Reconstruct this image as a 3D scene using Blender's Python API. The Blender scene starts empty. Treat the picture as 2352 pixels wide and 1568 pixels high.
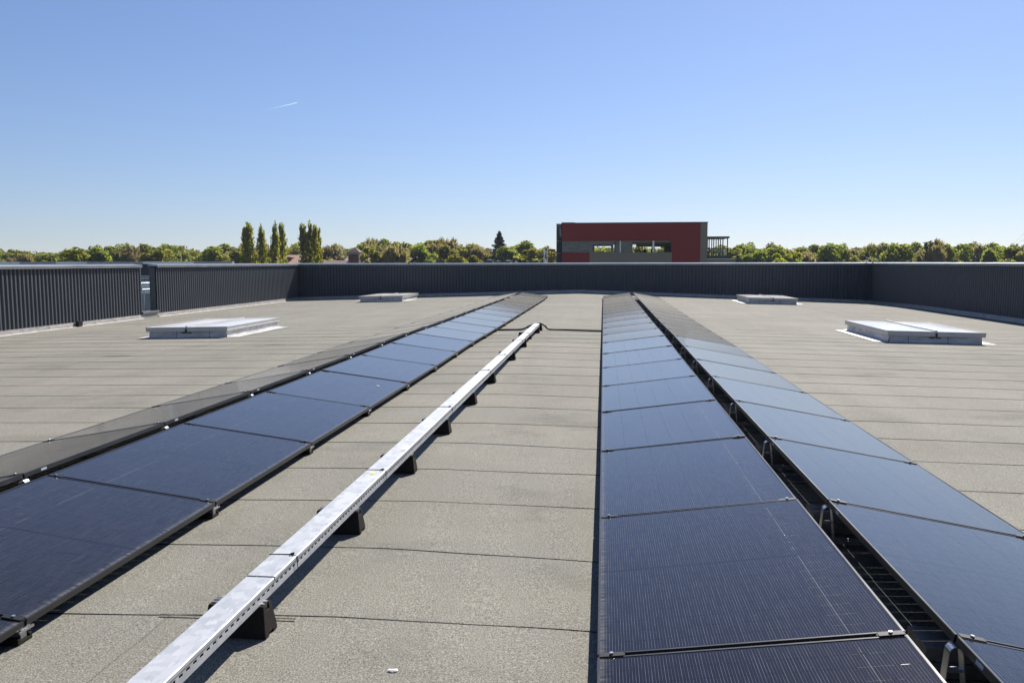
import bpy, bmesh, math, random
from math import sin, cos, tan, pi, radians, sqrt, floor, hypot, atan2
from mathutils import Vector, Matrix, noise

random.seed(7)
sc = bpy.context.scene
col = sc.collection

# ------------------------------------------------------------------ camera
F_PX, YAW, PITCH, ROLL, EYE = 1908.87, -0.10965, -0.0950, -0.0019, 1.5714   # focal length in pixels of a 2352 px wide frame
FW = Vector((sin(YAW) * cos(PITCH), cos(YAW) * cos(PITCH), sin(PITCH)))
RT0 = Vector((cos(YAW), -sin(YAW), 0.0))
UP0 = RT0.cross(FW)
RT = RT0 * cos(ROLL) + UP0 * sin(ROLL)
UP = UP0 * cos(ROLL) - RT0 * sin(ROLL)
cam_d = bpy.data.cameras.new("camera")
cam = bpy.data.objects.new("camera", cam_d)
col.objects.link(cam)
cam_d.sensor_width = 36.0
cam_d.lens = F_PX / 2352.0 * 36.0
cam_d.clip_start, cam_d.clip_end = 0.05, 20000
cam.matrix_world = Matrix(((RT.x, UP.x, -FW.x, 0), (RT.y, UP.y, -FW.y, 0), (RT.z, UP.z, -FW.z, EYE), (0, 0, 0, 1)))
sc.camera = cam

# ------------------------------------------------------------------ sky, sun, exposure
SUN_EL, SUN_AZ = radians(43), radians(21)          # azimuth measured from +Y towards +X
w = bpy.data.worlds.new("World"); sc.world = w; w.use_nodes = True
nt = w.node_tree
bg = nt.nodes["Background"]
sky = nt.nodes.new("ShaderNodeTexSky"); sky.sky_type = 'NISHITA'; sky.sun_disc = False
sky.sun_elevation = SUN_EL; sky.sun_rotation = SUN_AZ
sky.altitude = 0; sky.air_density = 1.2; sky.dust_density = 0.3; sky.ozone_density = 6.0
# clear spring air: the lookup is lifted a little off the yellow horizon band, and the blue kept saturated
tc = nt.nodes.new("ShaderNodeTexCoord"); mp = nt.nodes.new("ShaderNodeMapping"); mp.vector_type = 'POINT'
mp.inputs["Location"].default_value = (0, 0, .035); mp.inputs["Scale"].default_value = (1, 1, .95)
nt.links.new(tc.outputs["Generated"], mp.inputs[0]); nt.links.new(mp.outputs[0], sky.inputs[0])
hs = nt.nodes.new("ShaderNodeMix"); hs.data_type = 'RGBA'; hs.blend_type = 'MULTIPLY'; hs.inputs[0].default_value = 1.0
hs.inputs[7].default_value = (1.02, .945, 1.06, 1)
nt.links.new(sky.outputs[0], hs.inputs[6]); nt.links.new(hs.outputs[2], bg.inputs[0])
bg.inputs[1].default_value = 0.060
sd = bpy.data.lights.new("sun", 'SUN'); sd.energy = 5.0; sd.angle = radians(0.53); sd.color = (1.0, 0.95, 0.87)
sun = bpy.data.objects.new("sun", sd); col.objects.link(sun)
SDIR = Vector((sin(SUN_AZ) * cos(SUN_EL), cos(SUN_AZ) * cos(SUN_EL), sin(SUN_EL)))
sun.rotation_euler = SDIR.to_track_quat('Z', 'Y').to_euler(); sun.location = SDIR * 60
sc.view_settings.view_transform = 'Standard'
sc.view_settings.look = 'None'
sc.view_settings.exposure = 0.80
sc.view_settings.gamma = 1.0

# ------------------------------------------------------------------ helpers
def ray(px, py):
    return FW + RT * ((px - 1176) / F_PX) + UP * ((784 - py) / F_PX)
def at_Y(px, py, Y):
    v = ray(px, py); return Vector((0, 0, EYE)) + v * (Y / v.y)

class MB:
    def __init__(s): s.v = []; s.f = []; s.m = []; s.sm = []
    def add(s, vs, fs, mi=0, smooth=False):
        n = len(s.v); s.v += [tuple(q) for q in vs]
        for f in fs: s.f.append(tuple(i + n for i in f)); s.m.append(mi); s.sm.append(smooth)
    def box(s, x0, x1, y0, y1, z0, z1, mi=0, M=None):
        vs = [Vector((x, y, z)) for z in (z0, z1) for (x, y) in ((x0, y0), (x1, y0), (x1, y1), (x0, y1))]
        if M is not None: vs = [M @ q for q in vs]
        s.add(vs, [(0, 3, 2, 1), (4, 5, 6, 7), (0, 1, 5, 4), (1, 2, 6, 5), (2, 3, 7, 6), (3, 0, 4, 7)], mi)
    def beam(s, a, b, wx, wz, mi=0, up=(0, 0, 1)):
        a, b = Vector(a), Vector(b); d = (b - a); L = d.length; d.normalize()
        u = Vector(up)
        if abs(d.dot(u)) > .97: u = Vector((0, 1, 0))
        r = d.cross(u).normalized(); u = r.cross(d)
        vs = [a + d * t + r * x + u * z for t in (0, L) for (x, z) in ((-wx / 2, -wz / 2), (wx / 2, -wz / 2), (wx / 2, wz / 2), (-wx / 2, wz / 2))]
        s.add(vs, [(0, 1, 2, 3), (7, 6, 5, 4), (0, 4, 5, 1), (1, 5, 6, 2), (2, 6, 7, 3), (3, 7, 4, 0)], mi)
    def tube(s, pts, r, n=8, mi=0, cap=True):
        pts = [Vector(p) for p in pts]; N = len(pts)
        rs = r if isinstance(r, (list, tuple)) else [r] * N
        base = len(s.v); prev = None
        for i, p in enumerate(pts):
            d = (pts[min(i + 1, N - 1)] - pts[max(i - 1, 0)]).normalized()
            if prev is None:
                u = Vector((0, 0, 1)) if abs(d.z) < .9 else Vector((1, 0, 0))
            else: u = prev
            a = (u - d * u.dot(d)).normalized(); b = d.cross(a); prev = a
            for k in range(n):
                t = 2 * pi * k / n; q = p + (a * cos(t) + b * sin(t)) * rs[i]; s.v.append(tuple(q))
        for i in range(N - 1):
            for k in range(n):
                k2 = (k + 1) % n
                s.f.append((base + i * n + k, base + i * n + k2, base + (i + 1) * n + k2, base + (i + 1) * n + k)); s.m.append(mi); s.sm.append(True)
        if cap:
            s.f.append(tuple(base + k for k in reversed(range(n)))); s.m.append(mi); s.sm.append(False)
            s.f.append(tuple(base + (N - 1) * n + k for k in range(n))); s.m.append(mi); s.sm.append(False)
    def prism(s, poly, axis, a, b, mi=0):
        """poly: 2D outline, extruded along axis 0/1/2 from a to b"""
        def P(u, v, t):
            return ((t, u, v), (u, t, v), (u, v, t))[axis]
        n = len(poly)
        vs = [P(u, v, a) for u, v in poly] + [P(u, v, b) for u, v in poly]
        fs = [tuple(reversed(range(n))), tuple(range(n, 2 * n))] + [(i, (i + 1) % n, n + (i + 1) % n, n + i) for i in range(n)]
        s.add(vs, fs, mi)
    def mesh(s, name, mats, fix=True):
        me = bpy.data.meshes.new(name); me.from_pydata(s.v, [], s.f)
        for m in (mats if isinstance(mats, (list, tuple)) else [mats]): me.materials.append(m)
        me.polygons.foreach_set("material_index", s.m); me.polygons.foreach_set("use_smooth", s.sm); me.update()
        if fix:
            bm = bmesh.new(); bm.from_mesh(me); bmesh.ops.recalc_face_normals(bm, faces=bm.faces); bm.to_mesh(me); bm.free()
        return me
    def build(s, name, mats, parent=None, loc=None, fix=True, bevel=0):
        me = s.mesh(name, mats, fix)
        o = bpy.data.objects.new(name, me); col.objects.link(o)
        if parent is not None: o.parent = parent
        if loc is not None: o.location = loc
        if bevel:
            b = o.modifiers.new("bevel", 'BEVEL'); b.width = bevel; b.segments = 2; b.limit_method = 'ANGLE'
        return o

def tag(o, label=None, cat=None, group=None, kind=None):
    if label: o['label'] = label
    if cat: o['category'] = cat
    if group: o['group'] = group
    if kind: o['kind'] = kind
    return o
def empty(name, loc=(0, 0, 0), rz=0):
    o = bpy.data.objects.new(name, None); col.objects.link(o); o.location = loc; o.rotation_euler = (0, 0, rz)
    o.empty_display_size = .2
    return o
def copy_tree(o, parent=None):
    c = o.copy(); col.objects.link(c)
    if parent is not None: c.parent = parent
    for ch in list(o.children): copy_tree(ch, c)
    return c
ORD = ['', 'first', 'second', 'third', 'fourth', 'fifth', 'sixth', 'seventh', 'eighth', 'ninth', 'tenth', 'eleventh', 'twelfth', 'thirteenth',
       'fourteenth', 'fifteenth', 'sixteenth', 'seventeenth', 'eighteenth', 'nineteenth', 'twentieth', 'twenty-first', 'twenty-second',
       'twenty-third', 'twenty-fourth', 'twenty-fifth', 'twenty-sixth', 'twenty-seventh', 'twenty-eighth', 'twenty-ninth', 'thirtieth']

# ------------------------------------------------------------------ materials
class NB:
    """small node-tree builder"""
    def __init__(s, name):
        s.m = bpy.data.materials.new(name); s.m.use_nodes = True; s.t = s.m.node_tree
        s.bsdf = s.t.nodes["Principled BSDF"]; s.out = s.t.nodes["Material Output"]
    def n(s, typ, **kw):
        x = s.t.nodes.new(typ)
        for k, v in kw.items():
            if k.startswith("i_"): x.inputs[k[2:].replace("_", " ")].default_value = v
            else: setattr(x, k, v)
        return x
    def l(s, a, b): s.t.links.new(a, b)
    def coord(s, out="Object", scale=None):
        c = s.n("ShaderNodeTexCoord").outputs[out]
        if scale:
            mp = s.n("ShaderNodeMapping"); mp.inputs["Scale"].default_value = scale; s.l(c, mp.inputs[0]); return mp.outputs[0]
        return c
    def noise(s, vec, scale, detail=3, rough=.55):
        x = s.n("ShaderNodeTexNoise"); x.inputs["Scale"].default_value = scale; x.inputs["Detail"].default_value = detail
        x.inputs["Roughness"].default_value = rough; s.l(vec, x.inputs["Vector"]); return x.outputs[0]
    def ramp(s, fac, stops):
        r = s.n("ShaderNodeValToRGB"); e = r.color_ramp.elements
        while len(e) < len(stops): e.new(.5)
        for q, (p, c) in zip(e, stops):
            q.position = p; q.color = (c, c, c, 1) if isinstance(c, (int, float)) else (*c, 1)
        s.l(fac, r.inputs[0]); return r.outputs[0]
    def mix(s, fac, a, b, mode='MIX'):
        x = s.n("ShaderNodeMix", data_type='RGBA', blend_type=mode)
        for sock, v in ((x.inputs[0], fac), (x.inputs[6], a), (x.inputs[7], b)):
            if isinstance(v, (int, float)): sock.default_value = v
            elif isinstance(v, tuple): sock.default_value = (*v, 1)
            else: s.l(v, sock)
        return x.outputs[2]
    def math(s, op, a, b=0.0, c=None):
        x = s.n("ShaderNodeMath", operation=op)
        for i, v in enumerate((a, b, c)):
            if v is None: continue
            if isinstance(v, (int, float)): x.inputs[i].default_value = v
            else: s.l(v, x.inputs[i])
        return x.outputs[0]
    def base(s, c):
        if isinstance(c, tuple): s.bsdf.inputs["Base Color"].default_value = (*c, 1)
        else: s.l(c, s.bsdf.inputs["Base Color"])
    def set(s, **kw):
        for k, v in kw.items():
            k = k.replace("_", " ")
            if isinstance(v, (int, float, tuple)): s.bsdf.inputs[k].default_value = v
            else: s.l(v, s.bsdf.inputs[k])
    def bump(s, h, strength=.4, dist=.01):
        b = s.n("ShaderNodeBump"); b.inputs["Strength"].default_value = strength; b.inputs["Distance"].default_value = dist
        s.l(h, b.inputs["Height"]); s.l(b.outputs[0], s.bsdf.inputs["Normal"])

def worn(name, c, rough=.6, metal=0.0, var=.18, scale=3.0, spec=.5, bump=0.0):
    b = NB(name); v = b.coord()
    n1 = b.noise(v, scale, 5, .6)
    k = b.ramp(n1, [(.3, 1 - var), (.7, 1 + var * .6)])
    b.base(b.mix(1.0, c, k, 'MULTIPLY'))
    b.set(Roughness=b.math('ADD', b.math('MULTIPLY', n1, .16), rough - .08), Metallic=metal)
    b.bsdf.inputs["Specular IOR Level"].default_value = spec
    if bump: b.bump(b.noise(v, scale * 12, 4), bump, .004)
    return b.m

# mineral-granule roofing felt
def felt_mat():
    b = NB("mineral_felt"); v = b.coord()
    wide = b.noise(b.coord(scale=(.16, .5, 1)), 1.0, 4, .6)
    strip = b.noise(b.coord(scale=(.05, 1.1, 1)), 1.0, 1, .5)
    c = b.mix(b.ramp(wide, [(.3, 0.0), (.7, 1.0)]), (.166, .158, .132), (.220, .207, .172))
    c = b.mix(b.ramp(strip, [(.35, 0.0), (.65, .5)]), c, (.192, .189, .164))
    st = b.noise(b.coord(scale=(.55, .8, 1)), 1.3, 6, .68)
    c = b.mix(1.0, c, b.ramp(st, [(.30, .74), (.45, .99), (.60, 1.0), (.74, 1.12)]), 'MULTIPLY')
    run = b.noise(b.coord(scale=(1.6, .16, 1)), 1.0, 4, .6)
    c = b.mix(1.0, c, b.ramp(run, [(.35, .93), (.65, 1.05)]), 'MULTIPLY')
    gr = b.noise(v, 150, 3, .75)
    gr2 = b.noise(v, 60, 3, .7)
    c = b.mix(1.0, c, b.ramp(gr, [(.28, .22), (.5, .90), (.72, 2.0)]), 'MULTIPLY')
    c = b.mix(1.0, c, b.ramp(gr2, [(.3, .84), (.7, 1.16)]), 'MULTIPLY')
    b.base(c); b.set(Roughness=.92)
    b.bsdf.inputs["Specular IOR Level"].default_value = .25
    b.bump(gr, .55, .004)
    return b.m
M_FELT = felt_mat()
M_BITUMEN = worn("bitumen", (.022, .018, .014), .7, 0, .5, 20, .3)
M_CLAD = worn("anthracite_sheet", (.042, .049, .058), .55, 0, .14, 1.6, .8)
M_COPING = worn("coping_sheet", (.22, .22, .22), .25, .3, .15, 1.3, .5)
M_RUBBER = worn("rubber_granulate", (.022, .018, .015), .9, 0, .4, 60, .2, .8)
M_BLACK = worn("black_anodised", (.010, .0105, .012), .55, 0, .2, 6, .25)
M_ALU = worn("aluminium", (.46, .47, .49), .32, .85, .15, 9, .5)
M_CONCRETE = worn("concrete", (.21, .20, .18), .9, 0, .3, 14, .3, .5)
M_CABLE = worn("black_conduit", (.012, .012, .013), .5, 0, .3, 12, .4)
M_STEEL = worn("zinc_steel", (.55, .57, .58), .4, .8, .2, 5, .5)

def foil_mat():
    b = NB("foil_flashing"); v = b.coord()
    n = b.noise(b.coord(scale=(2.0, 2.0, 9)), 1.6, 5, .7)
    b.base(b.mix(b.ramp(n, [(.35, 0.0), (.65, 1.0)]), (.27, .245, .22), (.42, .395, .37)))
    b.set(Roughness=.55, Metallic=.25); b.bump(b.noise(v, 14, 4, .7), .5, .012)
    return b.m
M_FOIL = foil_mat()
def whitefoil():
    b = NB("white_foil"); v = b.coord()
    n = b.noise(b.coord(scale=(1.2, 1.2, 5)), 1.8, 5, .7)
    b.base(b.mix(b.ramp(n, [(.4, 0.0), (.62, 1.0)]), (.42, .405, .39), (.66, .64, .61)))
    b.set(Roughness=.5); b.bump(b.noise(v, 9, 4, .7), .35, .01)
    return b.m
M_CURB = whitefoil()
M_DOME = worn("opal_acrylic", (.62, .60, .57), .18, 0, .05, 2, .5)
M_FRAMEWHITE = worn("white_aluminium", (.50, .485, .465), .35, .1, .08, 3, .5)
def galv_mat():
    b = NB("galvanised_cover"); v = b.coord()
    vo = b.n("ShaderNodeTexVoronoi"); vo.inputs["Scale"].default_value = 26
    wob = b.mix(.06, v, b.n("ShaderNodeTexNoise", i_Scale=9.0).outputs[1])
    b.l(wob, vo.inputs["Vector"])
    n = b.noise(b.coord(scale=(12, 2, 6)), 1.5, 4, .6)
    c = b.mix(b.ramp(vo.outputs["Color"], [(.2, 0.0), (.8, 1.0)]), (.36, .375, .40), (.48, .49, .505))
    c = b.mix(b.ramp(n, [(.4, 0.0), (.8, .35)]), c, (.58, .58, .585))
    b.base(c); b.set(Roughness=.5, Metallic=.35)
    return b.m
M_GALV = galv_mat()

DUST_TAU = .0029
def glass_mat():
    b = NB("photovoltaic_glass"); v = b.coord()
    sp = b.n("ShaderNodeSeparateXYZ"); b.l(v, sp.inputs[0]); x, y = sp.outputs[0], sp.outputs[1]
    def lines(q, pitch, width, off=0.0):
        t = b.math('FRACT', b.math('DIVIDE', b.math('ADD', q, off), pitch))
        return b.math('LESS_THAN', t, width / pitch)
    def band(q, a, c):
        return b.math('MULTIPLY', b.math('GREATER_THAN', q, a), b.math('LESS_THAN', q, c))
    cell = b.mix(b.ramp(b.noise(v, 2.2, 2), [(.35, 0.0), (.65, 1.0)]), (.0022, .0018, .0036), (.0034, .0028, .0056))
    # slight cell-to-cell tone
    fl = b.n("ShaderNodeVectorMath", operation='SNAP'); fl.inputs[1].default_value = (.1863, .0945, 10); b.l(v, fl.inputs[0])
    wn = b.n("ShaderNodeTexWhiteNoise"); b.l(fl.outputs[0], wn.inputs[0])
    cell = b.mix(1.0, cell, b.ramp(wn.outputs[0], [(0, .82), (1, 1.2)]), 'MULTIPLY')
    inside = b.math('MULTIPLY', band(x, .02, 1.115), b.math('MULTIPLY', band(y, .02, 1.702), b.math('SUBTRACT', 1.0, band(y, .853, .869))))
    bus = b.math('MULTIPLY', lines(x, .01164, .0010), inside)
    busn = b.ramp(b.noise(b.coord(scale=(85, 6, 1)), 1.0, 2), [(.35, .25), (.65, 1.0)])
    c = b.mix(b.math('MULTIPLY', bus, busn), cell, (.175, .17, .17))
    colgap = b.math('MULTIPLY', lines(x, .1863, .0022, -.0085), inside)
    c = b.mix(b.math('MULTIPLY', colgap, .55), c, (.10, .14, .26))
    rowgap = b.math('MULTIPLY', lines(y, .0945, .0016), inside)
    c = b.mix(b.math('MULTIPLY', rowgap, .35), c, (.012, .012, .016))
    # washed-up dust along the low edge, streaks and a thin film everywhere
    st = b.noise(b.coord(scale=(9, 46, 1)), 1.0, 4, .7)
    edge = b.math('MULTIPLY', b.ramp(x, [(.013, 1.0), (.018, .8), (.036, .18), (.075, 0.0)]), b.ramp(st, [(.38, .10), (.66, 1.0)]))
    # thin dust film: its optical depth grows as it is looked along (and dust scatters forward)
    geo = b.n("ShaderNodeNewGeometry"); dt = b.n("ShaderNodeVectorMath", operation='DOT_PRODUCT')
    b.l(geo.outputs["Incoming"], dt.inputs[0]); b.l(geo.outputs["Normal"], dt.inputs[1])
    cosv = b.math('MAXIMUM', b.math('ABSOLUTE', dt.outputs["Value"]), .02)
    tau = b.math('MULTIPLY', b.ramp(b.noise(v, 3.5, 5, .65), [(.3, .7), (.75, 1.15)]), DUST_TAU)
    film = b.math('SUBTRACT', 1.0, b.math('POWER', 2.71828, b.math('DIVIDE', b.math('MULTIPLY', tau, -1.0), b.math('POWER', cosv, 1.9))))
    spots = b.math('GREATER_THAN', b.noise(v, 26, 1, .4), .84)
    dust = b.math('MAXIMUM', b.math('MAXIMUM', b.math('MULTIPLY', edge, .5), film), b.math('MULTIPLY', spots, .22))
    b.base(c); b.set(Roughness=.11)
    b.bsdf.inputs["IOR"].default_value = 1.33
    b.set(Coat_Weight=.4, Coat_Roughness=.10); b.bsdf.inputs["Coat IOR"].default_value = 1.33
    b.bsdf.inputs["Specular Tint"].default_value = (1.0, .80, .72, 1)
    dd = b.n("ShaderNodeBsdfDiffuse"); dd.inputs[0].default_value = (.285, .275, .245, 1)
    mx0 = b.n("ShaderNodeMixShader"); b.l(dust, mx0.inputs[0]); b.l(b.bsdf.outputs[0], mx0.inputs[1]); b.l(dd.outputs[0], mx0.inputs[2])
    # the laminate is glass on both sides: daylight falls through the slits between the cells
    slit = b.math('MULTIPLY', b.math('MAXIMUM', colgap, rowgap), .55)
    tr = b.n("ShaderNodeBsdfTransparent"); mx = b.n("ShaderNodeMixShader")
    b.l(slit, mx.inputs[0]); b.l(mx0.outputs[0], mx.inputs[1]); b.l(tr.outputs[0], mx.inputs[2]); b.l(mx.outputs[0], b.out.inputs[0])
    return b.m
M_PV = glass_mat()
M_PVFRAME = worn("panel_frame", (.055, .055, .056), .34, .6, .15, 5, .5)

# ------------------------------------------------------------------ roof geometry (numbers found from the photograph's perspective)
SLOPE, XR = .0201, -1.195           # the two roof slopes fall away from a ridge
XL, XRW, LY = -15.215, 12.431, 40.352
ZT = 1.50
prof = [(-6, 0), (8, 0), (11.8, .004), (13.5, .015), (15.3, .026), (17, .018), (19, .010), (25.7, .011), (36, .0), (60, 0)]
def bumpz(Y):
    for (a, p), (c, q) in zip(prof, prof[1:]):
        if a <= Y <= c: return p + (q - p) * (Y - a) / (c - a)
    return 0.0
def roof_z(X, Y):
    z = -SLOPE * sqrt((X - XR) ** 2 + .0025) + bumpz(Y)
    g = min(max((Y - 33.5) / 6.5, 0), 1); g = g * g * (3 - 2 * g)
    k = .0085 if X < XR else .0145
    return z + g * (.115 - k * abs(X - XR))

# felt sheets: each roll laps over the one behind it, a few mm step on the camera side
mb = MB()
X0, X1, NX = XL + .02, XRW - .02, 260
seam0, seamp = 3.4408 - .9066 * 11, .9066
NS = int((LY - seam0) / seamp) + 1
def seamY(i, X):
    Y = seam0 + i * seamp
    Y += .075 * noise.noise(Vector((X * .22, i * 3.7, 1.3))) + .030 * noise.noise(Vector((X * .75, i * 5.1, 7.7))) + .007 * noise.noise(Vector((X * 3.5, i * 2.9, 2.7)))
    return Y
for i in range(NS):
    rows = []
    for j in range(NX + 1):
        X = X0 + (X1 - X0) * j / NX
        ya = seamY(i, X); yb = min(seamY(i + 1, X), LY + .2)
        ya = min(ya, LY + .1)
        h = .0037 + .0020 * noise.noise(Vector((X * .9, i * 2.2, 0)))
        fade = min(max((24 - (seam0 + i * seamp)) / 6, .12), 1); h *= fade
        bead = .0018 + .0055 * max(0, noise.noise(Vector((X * 1.9, i * 9.2, 4))) + .15) * fade
        rip = .0035 * noise.noise(Vector((X * .8, i * 1.7, 9)))
        ym = ya + (yb - ya) * .12
        rows.append([(X, ya - bead, roof_z(X, ya) + .0006), (X, ya, roof_z(X, ya) + h), (X, ym, roof_z(X, ym) + h * .8 + rip),
                     (X, (ya + yb) / 2, roof_z(X, (ya + yb) / 2) + h * .45 + .002 * noise.noise(Vector((X * .5, i * .9, 3)))), (X, yb, roof_z(X, yb))])
    n0 = len(mb.v)
    for r in rows: mb.v += r
    for j in range(NX):
        for k in range(4):
            a = n0 + j * 5 + k; mb.f.append((a, a + 5, a + 6, a + 1)); mb.m.append(1 if k == 0 else 0); mb.sm.append(False)
# end laps of the rolls (a bead of bitumen running up the slope) and torn dark spots on seams
rl = random.Random(3)
def bead(pts, wd):
    for (xa, ya), (xb, yb) in zip(pts, pts[1:]):
        d = Vector((xb - xa, yb - ya)); n = Vector((-d.y, d.x)).normalized() * wd / 2
        vs = [(xa - n.x, ya - n.y), (xb - n.x, yb - n.y), (xb + n.x, yb + n.y), (xa + n.x, ya + n.y)]
        mb.add([(x, y, roof_z(x, y) + .0085) for x, y in vs], [(0, 1, 2, 3)], 1)
laps = [(-1.93, 11, 0)]
for i in range(15, 40):
    x = -13 + rl.random() * 10; laps.append((x, i, rl.uniform(-.3, .3)))
    if rl.random() < .6: laps.append((3.2 + rl.random() * 8, i, rl.uniform(-.3, .3)))
for (x, i, sk) in laps:
    n = 7; pts = []
    ya, yb = seamY(i - 1, x) + .03, seamY(i, x) - .01
    for k in range(n + 1):
        t = k / n; pts.append((x + sk * t * .35 + rl.uniform(-.006, .006), ya + (yb - ya) * t))
    bead(pts, rl.uniform(.0015, .004))
    if rl.random() < .5:
        y = seamY(i, x) - .014; bead([(x - .05, y), (x + rl.uniform(.3, .8), y + rl.uniform(-.01, .01))], .012 if i < 17 else .03)
roof = mb.build("flat_roof", [M_FELT, M_BITUMEN], fix=False)
tag(roof, "flat roof covered in grey mineral felt laid in lapped strips", "roof", kind="structure")

# building under the roof, and the ground far below
GZ = -9.0
mb = MB(); mb.box(XL - .26, XRW + .26, -8, LY + .26, GZ, -.75)
M_HULL = worn("building_wall", (.30, .31, .32), .7)
tag(mb.build("building_below", M_HULL), "grey building body under the felt roof", "building", kind="structure")
def ground_mat():
    b = NB("meadow_ground"); v = b.coord()
    n = b.noise(v, .02, 6, .6)
    b.base(b.mix(b.ramp(n, [(.35, 0.0), (.65, 1.0)]), (.07, .10, .03), (.13, .13, .07))); b.set(Roughness=.95)
    return b.m
mb = MB(); mb.add([(-1000, -200, GZ), (1000, -200, GZ), (1000, 1000, GZ), (-1000, 1000, GZ)], [(0, 1, 2, 3)])
tag(mb.build("ground", ground_mat(), fix=False), "green ground far below the roof", "ground", kind="structure")

# ------------------------------------------------------------------ parapet walls in corrugated sheet
RIB = [(0, 0), (.052, 0), (.070, -.048), (.132, -.048), (.155, 0)]       # (along, depth); -depth goes back into the wall
def corrugated(mb, p0, d, nrm, length, zlo, zhi, mi=0):
    """p0 start, d unit direction along, nrm towards the roof, zlo(s) bottom height"""
    pts = []; s = 0.0
    while s < length:
        for (a, q) in RIB[:-1]:
            if s + a <= length: pts.append((s + a, q))
        s += .155
    pts.append((length, 0))
    n0 = len(mb.v)
    for (a, q) in pts:
        p = p0 + d * a + nrm * q
        mb.v += [(p.x, p.y, zlo(a)), (p.x, p.y, zhi)]
    for i in range(len(pts) - 1):
        mb.f.append((n0 + 2 * i, n0 + 2 * i + 2, n0 + 2 * i + 3, n0 + 2 * i + 1)); mb.m.append(mi); mb.sm.append(False)

def parapet(name, label, p0, d, nrm, length, coping0=0.0, coping1=0.0, group="parapet walls round the roof", openband=0.0, skirt=True):
    root = empty(name, (p0.x, p0.y, roof_z(p0.x, p0.y)))
    tag(root, label, "parapet wall", group)
    off = -Vector(root.location)
    T = Matrix.Translation(off)
    def fin(m, nm, mat, fix=True):
        m.v = [tuple(T @ Vector(q)) for q in m.v]; return m.build(nm, mat, root, fix=fix)
    zr = lambda a: roof_z((p0 + d * a).x, (p0 + d * a).y)
    m = MB(); corrugated(m, p0, d, nrm, length, lambda a: zr(a) + .130, ZT - .07)
    # closing return faces and outer skin
    b = p0 - nrm * .26; e = p0 + d * length
    q = [p0 - nrm * .050, b, b + d * length, e - nrm * .050]
    vs = [(p.x, p.y, -.6) for p in q] + [(p.x, p.y, ZT - .08) for p in q]
    m.add(vs, [(0, 1, 5, 4), (1, 2, 6, 5), (2, 3, 7, 6), (3, 0, 4, 7)])
    fin(m, "cladding", M_CLAD, fix=False)
    # coping: lengths of folded sheet with fine butt joints
    m = MB(); a = -coping0; k = 0; end = length + coping1; rr = random.Random(len(label))
    while a < end - .01:
        b2 = min(a + 3.0, end); dz = rr.uniform(-.003, .003); gp = .004 if b2 < end else 0
        M = Matrix(((d.x, nrm.x, 0, p0.x), (d.y, nrm.y, 0, p0.y), (0, 0, 1, 0), (0, 0, 0, 1)))
        poly = [(.055, ZT - .085 + dz), (.062, ZT - .085 + dz), (.062, ZT + dz - .012), (.055, ZT + dz), (-.30, ZT + .035 + dz), (-.30, ZT - .09 + dz), (-.29, ZT - .09 + dz), (-.29, ZT - .05), (.05, ZT - .05)]
        mm = MB(); mm.prism(poly, 0, a, b2 - gp)
        m.add([M @ Vector(q) for q in mm.v], mm.f)
        a = b2; k += 1
    fin(m, "coping", M_COPING)
    # foil-faced upstand, about 1.05 m lengths, with a welted lip on the felt
    m = MB(); a = 0.0; rr = random.Random(5)
    while a < length - .01:
        b2 = min(a + 1.05, length); t = rr.uniform(0, .006)
        M = Matrix(((d.x, nrm.x, 0, p0.x), (d.y, nrm.y, 0, p0.y), (0, 0, 1, 0), (0, 0, 0, 1)))
        n = 6
        for s in range(n):
            u0 = a + (b2 - .008 - a) * s / n; u1 = a + (b2 - .008 - a) * (s + 1) / n
            z0, z1 = zr(u0), zr(u1); j0 = .004 * noise.noise(Vector((u0 * 3, 1, 1))); j1 = .004 * noise.noise(Vector((u1 * 3, 1, 1)))
            vs = [(u0, .018 + t + j0, z0 - .01), (u1, .018 + t + j1, z1 - .01), (u1, .010 + t + j1 * 2, z1 + .07), (u0, .010 + t + j0 * 2, z0 + .07), (u1, .004, z1 + .128), (u0, .004, z0 + .128), (u1, -.03, z1 + .128), (u0, -.03, z0 + .128)]
            m.add([M @ Vector(q) for q in vs], [(0, 1, 2, 3), (3, 2, 4, 5), (5, 4, 6, 7)])
            if skirt:
                vs = [(u0, .012, z0 + .012), (u1, .012, z1 + .012), (u1, .075, z1 + .010), (u0, .075, z0 + .010), (u1, .077, z1 + .002), (u0, .077, z0 + .002)]
                m.add([M @ Vector(q) for q in vs], [(3, 2, 1, 0), (5, 4, 2, 3)], 1)
        a = b2
    fin(m, "flashing", [M_FOIL, M_CURB], fix=False)
    return root
V = Vector
GAP0, GAP1 = 26.07, 27.02
near_left = parapet("parapet_wall", "corrugated anthracite parapet at the left, the nearer length before the gap", V((XL, -7, 0)), V((0, 1, 0)), V((1, 0, 0)), GAP0 + 7)
far_left = parapet("parapet_wall", "corrugated anthracite parapet between the gap and the left back corner", V((XL, GAP1, 0)), V((0, 1, 0)), V((1, 0, 0)), LY - GAP1 - .035, 0, -.03)
back = parapet("parapet_wall", "shaded anthracite parapet across the far end of the roof", V((XL - .26, LY, 0)), V((1, 0, 0)), V((0, -1, 0)), XRW - XL + .52)
right = parapet("parapet_wall", "shaded corrugated anthracite parapet along the right edge of the roof", V((XRW, -7, 0)), V((0, 1, 0)), V((-1, 0, 0)), LY + 7 - .035, 0, -.03)
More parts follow.
